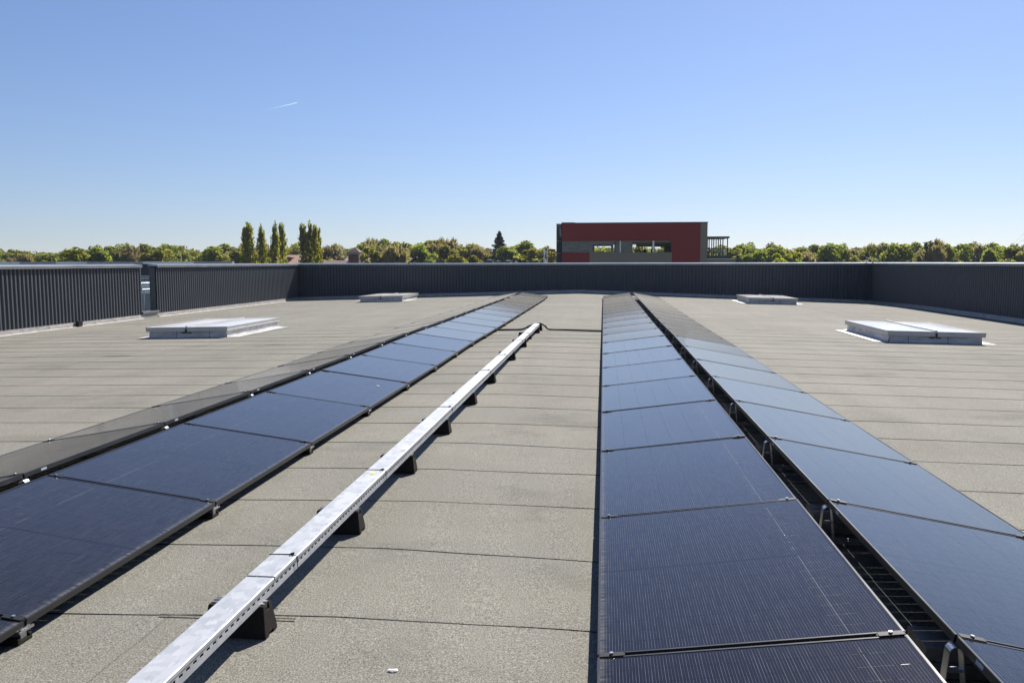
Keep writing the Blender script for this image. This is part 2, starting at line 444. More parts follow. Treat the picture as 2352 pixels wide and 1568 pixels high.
# sill that closes the foot of the gap in the left parapet
zr = roof_z(XL, 26.5)
root = empty("gap_threshold", (XL, 26.5, zr)); tag(root, "low threshold with grey sill in the gap of the left parapet", "threshold")
m = MB(); m.box(-.26, .005, GAP0 - 26.5 + .003, GAP1 - 26.5 - .003, -.05, .16); m.build("flashing", M_FOIL, root)
m = MB(); m.box(-.30, .05, GAP0 - 26.5 - .03, GAP1 - 26.5 + .03, .163, .225); m.build("sill", M_COPING, root, bevel=.006)
# outlet spout in the left flashing
m = MB(); zr = roof_z(XL, 22.6)
m.box(.0, .09, -.09, .09, .015, .15); m.box(.0, .10, -.11, .11, .15, .162)
o = m.build("overflow_outlet", M_CABLE, None, (XL + .02, 22.6, zr)); tag(o, "small black overflow outlet in the pale flashing of the left parapet", "roof outlet")

# ------------------------------------------------------------------ solar arrays
PW, PLEN, PITCHP = 1.134, 1.722, 1.742
TILT = .1301
HB, XA, XB, GAPR = .0971, -.0117, -2.4147, .1726
YR0, YL0 = 3.0659, 3.1369
N0, N1 = -3, 18                                        # panel k spans joint k .. k+1

def panel_meshes():
    f = MB(); H = .030; w_ = .011
    f.box(0, w_, 0, PLEN, -H, 0); f.box(PW - w_, PW, 0, PLEN, -H, 0)
    f.box(w_, PW - w_, 0, w_, -H, 0); f.box(w_, PW - w_, PLEN - w_, PLEN, -H, 0)
    f.box(w_, .028, w_, PLEN - w_, -H, -H + .002); f.box(PW - .028, PW - w_, w_, PLEN - w_, -H, -H + .002)
    fm = f.mesh("panel_frame", M_PVFRAME)
    bm = bmesh.new(); bm.from_mesh(fm)
    bmesh.ops.bevel(bm, geom=[e for e in bm.edges if all(v.co.z > -.001 for v in e.verts)], offset=.0014, segments=2, affect='EDGES'); bm.to_mesh(fm); bm.free()
    gs = []
    for v in range(5):
        rr = random.Random(40 + v); sag = rr.uniform(.0022, .0042); tw = rr.uniform(-.0008, .0008)
        g = MB(); nx, ny = 8, 16
        for i in range(nx + 1):
            for j in range(ny + 1):
                x = w_ + (PW - 2 * w_) * i / nx; y = w_ + (PLEN - 2 * w_) * j / ny
                s = -sag * (1 - (2 * j / ny - 1) ** 2) * (.55 + .45 * (1 - (2 * i / nx - 1) ** 2)) + tw * (2 * i / nx - 1) * (2 * j / ny - 1)
                g.v.append((x, y, -.0022 + s))
        for i in range(nx):
            for j in range(ny):
                a = i * (ny + 1) + j; g.f.append((a, a + ny + 1, a + ny + 2, a + 1)); g.m.append(0); g.sm.append(True)
        gs.append(g.mesh("glass_laminate", [M_PV, M_CABLE], fix=False))
    return fm, gs
M_STICK = worn("pale_sticker", (.34, .36, .42), .5)
FRAME_ME, GLASS_ME = panel_meshes()
BOX_ME = None
def axes(ex, ey):
    ex = ex.normalized(); ey = (ey - ex * ey.dot(ex)).normalized(); return ex, ey, ex.cross(ey)
rowinfo = {
    'R1': ("in the row right of the tray", "solar panels in the row right of the cable tray"),
    'R2': ("in the outermost right row", "solar panels in the outermost right row"),
    'L1': ("in the row left of the tray", "solar panels in the row left of the cable tray"),
    'L2': ("in the outermost left row", "solar panels in the outermost left row")}
proto = None
rp = random.Random(11)
def low_z(x, Y): return roof_z(x, Y) + HB
TO = TILT + 2 * SLOPE
for row, x_low, sgn, y0 in (('R1', XA, 1, YR0), ('R2', XA + PW * cos(TILT) + GAPR + PW * cos(TO), -1, YR0),
                            ('L1', XB, -1, YL0), ('L2', XB - PW * cos(TILT) - GAPR - PW * cos(TO), 1, YL0)):
    xin = XA if row[0] == 'R' else XB
    for k in range(N0, N1 + 1):
        ya = y0 + k * PITCHP + .010; yb = ya + PLEN
        t = TILT if row[1] == '1' else TO
        if row[1] == '1': za, zb = low_z(xin, ya), low_z(xin, yb)
        else:
            za, zb = (low_z(xin, y) + PW * sin(TILT) - PW * sin(TO) for y in (ya, yb))
        t += rp.gauss(0, .0009); jz = rp.gauss(0, .0008); jp = rp.gauss(0, .0008)
        ex = Vector((sgn * cos(t), 0, sin(t))); ey = Vector((0, sgn * (yb - ya), sgn * (zb - za + jp)))
        ex, ey, ez = axes(ex, ey)
        o = Vector((x_low, ya if sgn > 0 else yb, (za if sgn > 0 else zb) + jz))
        if proto is None:
            root = proto = empty("solar_panel")
            f = bpy.data.objects.new("frame", FRAME_ME); col.objects.link(f); f.parent = root
            g = bpy.data.objects.new("glass", GLASS_ME[0]); col.objects.link(g); g.parent = root
            q = MB(); q.box(PW, PW + .0006, .16, .215, -.023, -.008); q.build("label_sticker", M_STICK, root)
        else: root = copy_tree(proto)
        for ch in root.children:
            if ch.name.startswith("glass"): ch.data = GLASS_ME[rp.randrange(5)]
        root.matrix_world = Matrix(((ex.x, ey.x, ez.x, o.x), (ex.y, ey.y, ez.y, o.y), (ex.z, ey.z, ez.z, o.z), (0, 0, 0, 1)))
        where, grp = rowinfo[row]
        tag(root, "dark solar panel, %s from the back parapet %s" % (ORD[N1 + 1 - k], where), "solar panel", grp)

# mounts: one under every joint of each array
def make_mount():
    root = empty("panel_mount")
    # local frame: x across the array from the inner low edge (0) outwards, z from the roof at the inner low edge
    wtot = PW * cos(TILT) + GAPR + PW * cos(TO)
    zlow_out = HB + PW * sin(TILT) - PW * sin(TO)
    xm = PW * cos(TILT)
    m = MB(); M = Matrix.Rotation(atan2(.0001, 1), 4, 'Y')
    dz = -SLOPE * wtot
    def zr_(x): return -SLOPE * x
    # rail, resting on rubber pads
    m.beam((.012, 0, .030), (wtot - .012, 0, .030 + dz), .036, .022); m.beam((.012, 0, .043), (wtot - .012, 0, .043 + dz), .014, .010)
    m.build("rail", M_ALU, root)
    for x in (.0, xm + GAPR / 2, wtot):
        r = MB(); z = zr_(x)
        x = min(max(x, .075), wtot - .075)
        r.box(x - .07, x + .07, -.045, .045, z + .001, z + .018)
        r.box(x - .07, x + .07, -.045, -.026, z + .018, z + .030); r.box(x - .07, x + .07, .026, .045, z + .018, z + .030)
        r.build("rubber_pad", M_RUBBER, root, bevel=.003)
    ztop = HB + PW * sin(TILT)
    for x, s in ((xm + .004, 1), (xm + GAPR - .004, -1)):
        u = MB(); z0 = zr_(x) + .046; z1 = ztop - .038; r_ = .024
        # one strap bent to an upside-down U, its legs splayed a little, with a spacer between them
        pl = [(x - .040, z0), (x - r_, z1 - r_)] + [(x - r_ * cos(pi * k / 8), z1 - r_ + r_ * sin(pi * k / 8)) for k in range(1, 8)] + [(x + r_, z1 - r_), (x + .040, z0)]
        for (xa_, za_), (xb_, zb_) in zip(pl, pl[1:]):
            u.beam((xa_, 0, za_), (xb_, 0, zb_), .046, .004, up=(0, 0, 1) if abs(zb_ - za_) < abs(xb_ - xa_) else (1, 0, 0))
        u.box(x - .03, x + .03, -.012, .012, (z0 + z1) / 2 - .006, (z0 + z1) / 2 + .006)
        u.build("upright", M_ALU, root)
    for x, z in ((.0, HB), (wtot, zlow_out)):
        u = MB(); s = 1 if x > .5 else -1
        xx = x - s * .016; u.box(xx - .012, xx + .012, -.018, .018, zr_(x) + .047, z - .034); u.box(xx - .014, xx + .03, -.03, .03, z - .034, z - .030)
        u.beam((x - s * .004, -.05, z - .042), (x - s * .004, .04, z - .042), .010, .010)
        u.build("edge_foot", M_ALU, root)
    for (x, t, s, zb) in ((.055, TILT, 1, HB), (xm - .055, TILT, 1, HB), (wtot - .055, TO, -1, zlow_out), (xm + GAPR + .055, TO, -1, zlow_out)):
        c = MB(); dist = x if s > 0 else wtot - x; z = zb + dist * tan(t)
        R = Matrix.Translation((x, 0, z)) @ Matrix.Rotation(-t * s, 4, 'Y')
        c.box(-.045, .045, -.0155, .0155, .0008, .004, 0, R); c.box(-.05, .05, -.008, .008, -.03, .0008, 0, R)
        cl = c.build("clamp", M_BLACK, root)
        b = MB(); b.tube([R @ Vector((0, 0, .005)), R @ Vector((0, 0, .0115))], .0075, 8); b.build("bolt", M_ALU, cl)
    return root
mount = make_mount()
first = True
MN = N1 + 2
for side, x0, y0 in (('right', XA, YR0), ('left', XB, YL0)):
    for k in range(N0 + 1, N1 + 2):
        r = mount if first else copy_tree(mount); first = False
        Y = y0 + k * PITCHP
        r.location = (x0, Y, roof_z(x0, Y)); r.rotation_euler = (0, 0, 0 if side == 'right' else pi)
        if side == 'right': r.rotation_euler = (0, 0, 0)
        tag(r, "aluminium panel mount under the %s joint from the back parapet of the %s solar array" % (ORD[N1 + 2 - k], side), "panel mount", "mounts under the %s solar array" % side)

# concrete ballast slabs seen in the slot of the right array
bm_ = MB(); bm_.box(-.20, .20, -.10, .10, 0, .055)
slab_me = bm_.mesh("ballast_slab", M_CONCRETE)
for k in range(N0 + 1, 15):
    Y = YR0 + k * PITCHP + .30; x = XA + PW * cos(TILT) + GAPR + .16
    for lev in (0, 1):
        o = bpy.data.objects.new("ballast_slab", slab_me); col.objects.link(o)
        o.location = (x + (0 if lev == 0 else .02), Y + (0 if lev == 0 else .015), roof_z(x, Y) + .008 + lev * .057); o.rotation_euler = (0, SLOPE, rp.uniform(-.06, .06))
        tag(o, "%s concrete ballast slab beside the %s joint from the back parapet in the right array slot" % ("lower" if lev == 0 else "upper", ORD[N1 + 2 - k]), "ballast slab", "ballast slabs under the right solar array")

# ------------------------------------------------------------------ cable tray on rubber feet
TX0, TW, TZ = -1.552, .128, .20
TY0, TY1 = -1.9, 18.62
root = empty("cable_tray", (TX0 + TW / 2, TY0, roof_z(TX0, TY0))); tag(root, "long galvanised cable tray with slotted sides on rubber feet", "cable tray")
off = Vector(root.location); hw = TW / 2
m = MB(); rr = random.Random(2); a = 0.0; L = TY1 - TY0
secs = [0, 2.2, 5.3, 8.3, 11.3, 14.4, 17.4, L]
for s0, s1 in zip(secs, secs[1:]):
    zc_ = TZ - off.z + rr.uniform(-.003, .003); xs = rr.uniform(-.002, .002)
    m.prism([(-hw + xs, zc_ - .016), (-hw + xs, zc_ - .002), (-hw + .003 + xs, zc_), (hw - .003 + xs, zc_), (hw + xs, zc_ - .002), (hw + xs, zc_ - .016), (hw - .0015 + xs, zc_ - .016), (hw - .0015 + xs, zc_ - .004), (-hw + .0015 + xs, zc_ - .004), (-hw + .0015 + xs, zc_ - .016)], 1, s0, s1 - .003)
m.build("cover", M_GALV, root)
m = MB(); zt_ = TZ - off.z - .006; zb_ = zt_ - .062; e = hw - .006
m.box(-e, e, 0, L, zb_, zb_ + .0015)
def slotted(x):
    # side wall with a row of real slots along its middle
    m.box(x - .0008, x + .0008, 0, L, zb_ + .0015, zb_ + .026); m.box(x - .0008, x + .0008, 0, L, zb_ + .037, zt_)
    y = 0.0
    while y < L:
        m.box(x - .0008, x + .0008, y, min(y + .024, L), zb_ + .026, zb_ + .037); y += .05
slotted(e); slotted(-e)
m.build("channel", M_GALV, root)
m = MB(); m.box(-e + .004, e - .004, .02, L - .03, zb_ + .003, zb_ + .012); m.build("cables", M_CABLE, root)
for Y in (3.66, 5.27, 7.70, 10.4, 12.2, 14.6, 16.0, 17.6):
    t = MB(); y = Y - TY0; zc_ = TZ - off.z; p = hw + .003; tw = .012
    t.tube([(-p, y, zb_ - .003), (-p, y + .004, zc_ + .003), (p * .55, y - .003 + tw, zc_ + .004), (p, y, zc_ + .001), (p + .001, y + .004, zb_ - .003), (-p, y, zb_ - .003)], .0028, 6, cap=False)
    t.tube([(p * .45, y + tw, zc_ + .004), (p * .6, y - .004, zc_ + .014), (p * .72, y + .012, zc_ + .006), (p * .8, y, zc_ + .015), (p * .62, y + .016, zc_ + .009)], .0034, 6)
    t.build("tie_wire", M_CABLE, root)
m = MB(); yy = 6.62 - TY0 - .75; m.box(hw - .045, hw - .006, yy, yy + .11, TZ - off.z + .0045, TZ - off.z + .0052)
m.build("sticker", worn("paper_sticker", (.75, .74, .70), .6), root)
m = MB(); yy = 5.16 - TY0; m.box(hw - .075, hw - .05, yy, yy + .05, TZ - off.z + .0045, TZ - off.z + .0052)
m.build("warning_sticker", worn("yellow_sticker", (.75, .6, .12), .6), root)

def make_foot():
    root = empty("tray_foot"); m = MB()
    # recycled-rubber block: trapezoid section along x, chamfered ends, groove on top, notches underneath
    Lh, wb, wt, H = .140, .062, .040, .132
    sec = [(-wb, .0), (-wb, .028), (-wt, H), (-.014, H), (-.014, H - .026), (.014, H - .026), (.014, H), (wt, H), (wb, .028), (wb, .0), (.022, 0), (.022, .012), (-.022, .012), (-.022, 0)]
    n = len(sec); vs = []
    for x, k in ((-Lh, 1), (Lh, 1)):
        for (y, z) in sec: vs.append((x - (0.018 * z / H) * (1 if x > 0 else -1), y, z))
    m.add(vs, [tuple(range(n)), tuple(reversed(range(n, 2 * n)))] + [(i, n + i, n + (i + 1) % n, (i + 1) % n) for i in range(n)])
    m.build("block", M_RUBBER, root, bevel=.004)
    r = MB(); z = H - .026; X = Lh - .024
    r.box(-X, X, -.0135, .0135, z + .0005, z + .003); r.box(-X, X, -.0135, -.0115, z + .003, z + .030); r.box(-X, X, .0115, .0135, z + .003, z + .030)
    r.box(-X, X, -.0200, -.0135, z + .0265, z + .0300); r.box(-X, X, .0135, .0200, z + .0265, z + .0300)
    r.build("channel", M_ALU, root)
    return root
foot = make_foot(); first = True
feet_Y = [1.78, 3.28, 4.63, 6.03, 7.47, 9.06, 10.72, 13.2, 15.15, 16.8, 18.3, 19.06]
for i, Y in enumerate(feet_Y):
    r = foot if first else copy_tree(foot); first = False
    x = TX0 + TW / 2 - .045
    if i == 9: x -= .05
    r.location = (x, Y, roof_z(x, Y) + .006); r.rotation_euler = (0, 0, rp.uniform(-.05, .05))
    tag(r, "black rubber foot with aluminium channel, %s from the far end of the cable tray" % ORD[len(feet_Y) - i], "tray foot", "rubber feet under the cable tray")
# black conduits crossing from the tray end to both arrays
def conduit(pts, label):
    P_ = [Vector((x, y, roof_z(x, y) + z)) for x, y, z in pts]; out = []
    for i in range(len(P_) - 1):
        a, b, c, d = P_[max(i - 1, 0)], P_[i], P_[i + 1], P_[min(i + 2, len(P_) - 1)]
        for k in range(8):
            t = k / 8; out.append(.5 * ((2 * b) + (c - a) * t + (2 * a - 5 * b + 4 * c - d) * t * t + (3 * b - a - 3 * c + d) * t ** 3))
    out.append(P_[-1]); m = MB(); m.tube(out, .020, 10); o = m.build("conduit", M_CABLE); tag(o, label, "conduit", "black conduits at the tray end")
conduit([(-2.62, 19.1, .022), (-2.25, 19.12, .022), (-1.88, 19.12, .026), (-1.70, 19.1, .10), (-1.56, 19.06, .158)], "short black conduit from the tray end to the left array")
conduit([(-1.50, 19.06, .158), (-1.42, 19.05, .158), (-1.33, 19.06, .10), (-1.22, 19.06, .024), (-.8, 19.06, .021), (-.3, 19.03, .021), (.3, 19.0, .021)], "long black conduit from the tray end to the right array")
# scraps lying on felt and glass
m = MB(); m.add([(-.022, -.005, .002), (.0, -.009, .005), (.022, -.003, .002), (.016, .006, .005), (.002, .0, .006), (-.014, .006, .003)], [(0, 1, 4, 5), (1, 2, 3, 4)])
o = m.build("paper_scrap", worn("white_plastic", (.8, .8, .8), .4), None, (-.80, 3.02, roof_z(-.8, 3.02) + .006), fix=False)
tag(o, "tiny crumpled white scrap on the felt right of the cable tray", "scrap")
so = o.modifiers.new("thick", 'SOLIDIFY'); so.thickness = .0015

v = ray(868, 886); cc = roof_z(XB, 9.0) + HB      # on the glass of the row left of the tray
tt = (cc - EYE + XB * tan(TILT)) / (v.z + v.x * tan(TILT)); q = Vector((0, 0, EYE)) + v * tt
m = MB(); n = 11; rr = random.Random(6); ring = [(.020 * rr.uniform(.6, 1.2) * cos(2 * pi * k / n), .016 * rr.uniform(.6, 1.2) * sin(2 * pi * k / n), .0) for k in range(n)]
m.add(ring + [(x * .6, y * .6, .004) for x, y, z in ring], [(k, (k + 1) % n, n + (k + 1) % n, n + k) for k in range(n)] + [tuple(range(n, 2 * n))])
o = m.build("bird_dropping", worn("dropping_white", (.62, .62, .58), .8), None, q + Vector((0, 0, .0006))); o.rotation_euler = (0, TILT, 0)
tag(o, "white bird dropping on a panel of the row left of the tray", "bird dropping")

# ------------------------------------------------------------------ skylights
def make_skylight(flip):
    root = empty("skylight")
    W2, L_, H = 1.86, 3.02, .165        # x, y, curb height
    m = MB(); n = 0
    # curb: foil covered sides in lengths, leaning in a little
    def side(p, q, parts):
        p, q = Vector(p), Vector(q); d = (q - p); Ln = d.length; d.normalize(); nr = Vector((d.y, -d.x, 0))
        cuts = [0] + [Ln * c for c in parts] + [Ln]
        for i in range(len(cuts) - 1):
            a, b = cuts[i], cuts[i + 1] - (.009 if i < len(cuts) - 2 else 0); k = 8
            for s in range(k):
                u0, u1 = a + (b - a) * s / k, a + (b - a) * (s + 1) / k
                w0, w1 = (.006 * noise.noise(Vector((u * 2.2, p.x + p.y, 2))) for u in (u0, u1))
                vs = [p + d * u0 + nr * .02, p + d * u1 + nr * .02, p + d * u1 + nr * (.008 + w1) + V((0, 0, H * .55)), p + d * u0 + nr * (.008 + w0) + V((0, 0, H * .55)), p + d * u1 + V((0, 0, H)), p + d * u0 + V((0, 0, H))]
                m.add(vs, [(0, 1, 2, 3), (3, 2, 4, 5)])
        m.add([p, q, q + V((0, 0, H)), p + V((0, 0, H))], [(0, 1, 2, 3)], 1)
    c = .5
    side((0, 0, 0), (W2, 0, 0), (.36, .79) if not flip else (.21, .64)); side((W2, 0, 0), (W2, L_, 0), (.27, .56, .83)); side((W2, L_, 0), (0, L_, 0), (.4, .7)); side((0, L_, 0), (0, 0, 0), (.2, .5, .75))
    m.build("curb", [M_CURB, M_CABLE], root, fix=False)
    # apron of white foil welted on the felt
    m = MB(); e = .30
    rr = random.Random(8)
    m.box(-.03, .022 + 0, .0, L_, .0065, .0095)
    for (x0, x1, y0, y1) in ((-e, -.0, -.02, L_ + .02), (W2, W2 + e, -.02, L_ + .02), (-.02, W2 + .02, L_ + .021, L_ + e)):
        m.box(x0, x1, y0, y1, .0065, .0095)
    m.build("apron", M_CURB, root)
    # lid: aluminium rim with two shallow opal domes and a centre bar
    m = MB(); o = .055; z0, z1 = H - .012, H + .085
    m.box(-o, W2 + o, -o, -o + .035, z0, z1); m.box(-o, W2 + o, L_ + o - .035, L_ + o, z0, z1)
    m.box(-o, -o + .035, -o + .035, L_ + o - .035, z0, z1); m.box(W2 + o - .035, W2 + o, -o + .035, L_ + o - .035, z0, z1)
    m.box(-o - .008, W2 + o + .008, -o - .008, -o, z1 - .018, z1 + .004); m.box(-o - .008, -o, -o, L_ + o, z1 - .018, z1 + .004); m.box(W2 + o, W2 + o + .008, -o, L_ + o, z1 - .018, z1 + .004)
    for x in (.18, .62, 1.24, 1.68): m.tube([(x, -o - .008, z1 - .045), (x, -o - .014, z1 - .045)], .012, 8)
    for y in (.3, 1.0, 2.0, 2.7):
        for x, s in ((-o, -1), (W2 + o, 1)): m.tube([(x, y, z1 - .045), (x + s * .007, y, z1 - .045)], .012, 8)
    rim = m.build("lid_rim", M_FRAMEWHITE, root)
    mid = W2 / 2
    m = MB(); m.box(mid - .018, mid + .018, -o, L_ + o, z1 + .002, z1 + .030); m.build("centre_bar", M_FRAMEWHITE, rim)
    for k in (0, 1):
        g = MB(); xa, xb = (-o + .01, mid - .018) if k == 0 else (mid + .018, W2 + o - .01); ya, yb = -o + .01, L_ + o - .01; N = 12
        for i in range(N + 1):
            for j in range(N + 1):
                u, v = i / N, j / N; h = .045 * (sin(pi * u) ** .8) * (sin(pi * v) ** .8) if 0 < i < N and 0 < j < N else 0
                g.v.append((xa + (xb - xa) * u, ya + (yb - ya) * v, z1 + .001 + h))
        for i in range(N):
            for j in range(N): a = i * (N + 1) + j; g.f.append((a, a + N + 1, a + N + 2, a + 1)); g.m.append(0); g.sm.append(True)
        g.build("dome", M_DOME, root, fix=False)
    m = MB(); m.box(mid - .13, mid - .02, -.055, -.002, H - .052, H - .034); m.box(mid + .02, mid + .10, -.05, -.002, H - .055, H - .040); m.box(mid - .02, mid + .015, -o - .02, -o - .0085, z0 - .02, z1 - .03); 
    m.build("latch", M_CABLE, root)
    return root
skA = make_skylight(False); skB = make_skylight(True)
for r, x, y, lab in ((skA, -10.47, 18.2, "white domed skylight on the left roof slope, in front of the gap in the parapet"),
                     (copy_tree(skA), -10.66, 35.75, "white domed skylight near the left back corner, by the shaded parapet"),
                     (copy_tree(skB), 5.95, 34.9, "white domed skylight near the back parapet on the right roof slope"),
                     (skB, 6.02, 18.3, "white domed skylight nearest the right parapet, beside the outer solar row")):
    r.location = (x, y, roof_z(x, y + 1.5) + .004); r.rotation_euler = (0, SLOPE * (-1 if x < 0 else 1), 0)
    tag(r, lab, "skylight", "skylights on the roof")

# ------------------------------------------------------------------ neighbouring buildings and things beyond the parapet
def P(px, py, Y): return at_Y(px, py, Y)
M_WHITEWALL = worn("white_render", (.80, .79, .76), .7, 0, .08, .5)
M_GREYSHEET = worn("grey_sheet", (.30, .31, .33), .5, 0, .15, .4)
M_DARK = worn("dark_panel", (.035, .040, .050), .5, 0, .2, .7)
# low hall behind the left parapet: only its coping shows above the wall
root = empty("neighbouring_hall", (-62, 62, GZ)); tag(root, "low neighbouring hall whose pale coping shows above the left parapet", "hall")
m = MB(); ZHALL = P(250, 600.8, 62).z - GZ; m.box(-40, 33.5, 0, 40, 0, ZHALL - .64); m.build("wall", M_GREYSHEET, root)
m = MB(); m.box(-39.6, 33.1, .4, 39.6, ZHALL - .63, ZHALL - .55); m.build("roof", worn("hall_roof", (.25, .25, .24), .9), root)
x = -40.0; rr = random.Random(21); M_CW = worn("white_coping", (.70, .71, .73), .35, .2); M_CG = worn("grey_coping", (.33, .33, .36), .4, .2)
k = 0
while x < 33.4:
    ln = rr.choice((2.1, 2.6, 3.1)); x2 = min(x + ln, 33.6)
    if not (-20 < x < -10):
        m = MB(); m.box(x + .01, x2 - .01, -.12, .3, ZHALL - .62, ZHALL); m.build("coping", M_CW if rr.random() < .5 else M_CG, root)
    x = x2
# sunlit shed seen through the gap, with its dark screen, and the ladder rails behind the parapet
root = empty("plant_shed", (-24.3, 39.0, GZ)); tag(root, "white shed with dark roof screen seen through the gap in the left parapet", "shed")
zs = lambda py: P(337, py, 39).z - GZ
m = MB(); m.box(-4, 4, 0, 4, 0, zs(674)); m.build("base", M_GREYSHEET, root)
m = MB(); m.box(-4, 4, -.1, 4, zs(673.8), zs(645)); m.build("wall", worn("bright_panel", (.85, .85, .84), .6, 0, .05), root)
m = MB(); m.box(-4.2, 4.2, -.3, 4.2, zs(632), zs(606)); m.build("screen", M_DARK, root)
m = MB()
for x in (-3.6, -1.8, 0, 1.8, 3.6): m.box(x - .04, x + .04, .5, .58, zs(645), zs(632))
m.build("post", M_STEEL, root)
root = empty("access_ladder", (XL - .62, 26.62, -.35)); tag(root, "grey steel access ladder with looped handrails behind the gap in the left parapet", "ladder")
for y in (-.26, .26):
    m = MB(); m.tube([(-.1, y, -2.2), (-.1, y, .85), (-.04, y, 1.0), (.08, y, 1.06), (.2, y, 1.0), (.24, y, .86), (.24, y, .05)], .024, 8); m.build("handrail", M_STEEL, root)
for z in (-1.9, -1.6, -1.3, -1.0, -.7, -.4, -.1): m = MB(); m.tube([(-.1, -.26, z), (-.1, .26, z)], .014, 6); m.build("rung", M_STEEL, root)
root = empty("guard_rail", (XL - 1.6, 29.5, -.6)); tag(root, "thin grey guard rail behind the ladder, seen through the gap in the left parapet", "railing")
for y in (-2.4, -1.2, 0, 1.2, 2.4): m = MB(); m.tube([(0, y, 0), (0, y, 1.45)], .022, 6); m.build("post", M_STEEL, root)
for z in (1.2, 1.43): m = MB(); m.tube([(0, -2.5, z), (0, 2.5, z)], .022, 6); m.build("rail", M_STEEL, root)
m = MB(); m.box(-1.4, 1.2, -6, 8, -.12, -.05); m.build("deck", M_GREYSHEET, root)

# ---- red building under construction
YB = 112.0
O = P(1290, 602, YB); z0 = GZ
def bx(px): return P(px, 590, YB).x - O.x
def bz(py): return P(1450, py, YB).z - GZ
root = empty("red_building", (O.x, YB, GZ)); tag(root, "unfinished red and beige building with open upper storey beyond the back parapet", "building")
M_RED = worn("red_render", (.225, .027, .026), .75, 0, .08, .25)
M_BEIGE = worn("taupe_render", (.225, .185, .145), .75, 0, .08, .25)
def block_mat():
    b = NB("concrete_block"); v = b.coord()
    br = b.n("ShaderNodeTexBrick"); br.inputs["Scale"].default_value = 1.0; br.inputs["Brick Width"].default_value = .8; br.inputs["Row Height"].default_value = .26; br.inputs["Mortar Size"].default_value = .018
    sp = b.n("ShaderNodeSeparateXYZ"); cb = b.n("ShaderNodeCombineXYZ"); b.l(v, sp.inputs[0]); b.l(sp.outputs[0], cb.inputs[0]); b.l(sp.outputs[2], cb.inputs[1]); b.l(cb.outputs[0], br.inputs["Vector"])
    br.inputs["Color1"].default_value = (.20, .19, .165, 1); br.inputs["Color2"].default_value = (.13, .125, .11, 1); br.inputs["Mortar"].default_value = (.27, .26, .23, 1)
    b.base(br.outputs[0]); b.set(Roughness=.9); return b.m
M_BLOCK = block_mat(); M_SOFFIT = worn("raw_concrete", (.24, .23, .21), .9, 0, .2, .6)
W_ = bx(1624); D_ = 12.0; ZTOP = bz(512.5); ZL = bz(553); ZS = bz(579.5); ZFL = ZS - 1.05
m = MB(); m.box(0, bx(1608), 0, .35, ZL, ZTOP); m.box(bx(1543), bx(1608), 0, .35, 0, ZL - .002); m.box(0, bx(1354), 0, .35, 0, ZS); m.build("red_front", M_RED, root)
m = MB(); m.box(bx(1354) + .003, bx(1543) - .003, 0, .35, 0, ZS - .02); m.box(bx(1608) + .003, W_, 0, .35, 0, ZTOP); m.build("taupe_front", M_BEIGE, root)
xa, xb = bx(1362), bx(1404)
ZW0, ZW1 = ZS + .08, bz(562)
m = MB(); m.box(.02, xa, .10, .32, ZS, ZL); m.box(xa, xb, .10, .32, ZW1, ZL); m.box(xa, xb, .10, .32, ZS, ZW0)
m.box(xb, bx(1409), .10, .32, ZS, ZL); m.box(bx(1425), bx(1453), .10, .32, ZS, ZL); m.box(bx(1409), bx(1425), .10, .32, bz(557), ZL)
m.build("block_wall", M_BLOCK, root)
m = MB(); t = .06
for (x0, x1) in ((xa, xb),):
    m.box(x0, x1, .06, .40, ZW1 - t * 3, ZW1); m.box(x0, x0 + t * 3, .06, .40, ZW0, ZW1 - t * 3); m.box(x1 - t, x1, .06, .40, ZW0, ZW1 - t * 3)
m.build("window_frame", M_DARK, root)
# rear wall with openings, floor, ceiling, side walls
m = MB(); yr = D_
ws = [(bx(1470), bx(1483)), (bx(1485.5), bx(1513.5)), (bx(1516), bx(1540))]
zr0, zr1 = ZFL + .75, bz(563.5)
xs = [0, bx(1367) - .5, bx(1402) + .6, bx(1454) + .1] + [c for w_ in ws for c in w_] + [W_]
# build rear wall as pieces round the holes
holes = [(bx(1362) - 1.0, bx(1408) + .3, ZFL + .3, ZL - .05), (bx(1455), bx(1469), ZFL + .3, ZL - .02)] + [(a, b, zr0, zr1) for a, b in ws]
xc = 0.0
for a, b, c, d in holes:
    m.box(xc, a, yr, yr + .25, 0, ZTOP); m.box(a, b, yr, yr + .25, 0, c); m.box(a, b, yr, yr + .25, d, ZTOP); xc = b
m.box(xc, W_, yr, yr + .25, 0, ZTOP)
m.box(0, .3, .36, yr - .003, 0, ZTOP - .01); m.box(W_ - .3, W_ - .003, .36, yr - .003, 0, ZTOP - .01)
m.box(bx(1413), bx(1453), .33, yr - .004, ZFL + .01, ZL - .26)
m.build("inner_wall", M_SOFFIT, root)
m = MB(); m.box(.31, W_ - .31, .36, yr - .004, ZFL - .25, ZFL); m.build("floor_slab", M_SOFFIT, root)
m = MB(); m.box(.31, W_ - .31, .36, yr - .004, ZL - .25, ZL - .02); m.box(.31, W_ - .31, .36, yr - .004, ZTOP - .5, ZTOP - .3); m.build("roof_slab", M_SOFFIT, root)
m = MB(); m.box(-.05, W_ + .05, -.05, .36, ZTOP + .002, ZTOP + .10); m.box(-.05, bx(1320), -.06, .37, ZTOP + .102, ZTOP + .15); m.build("coping", M_DARK, root)
for px, wd, mt in ((1424.5, .16, M_WHITEWALL), (1500.5, .22, M_WHITEWALL)):
    m = MB(); m.box(bx(px) - wd / 2, bx(px) + wd / 2, .05, .30, ZS, ZL); m.build("column", mt, root)
m = MB(); m.box(bx(1540.5), bx(1543) - .01, .05, .33, ZS, ZL); m.build("column", M_DARK, root)
m = MB()
for z in (ZFL + .5, ZFL + .9, ZFL + 1.3, ZFL + 1.7, ZFL + 2.1): m.box(bx(1461), bx(1466), 8.0, 8.04, z, z + .05)
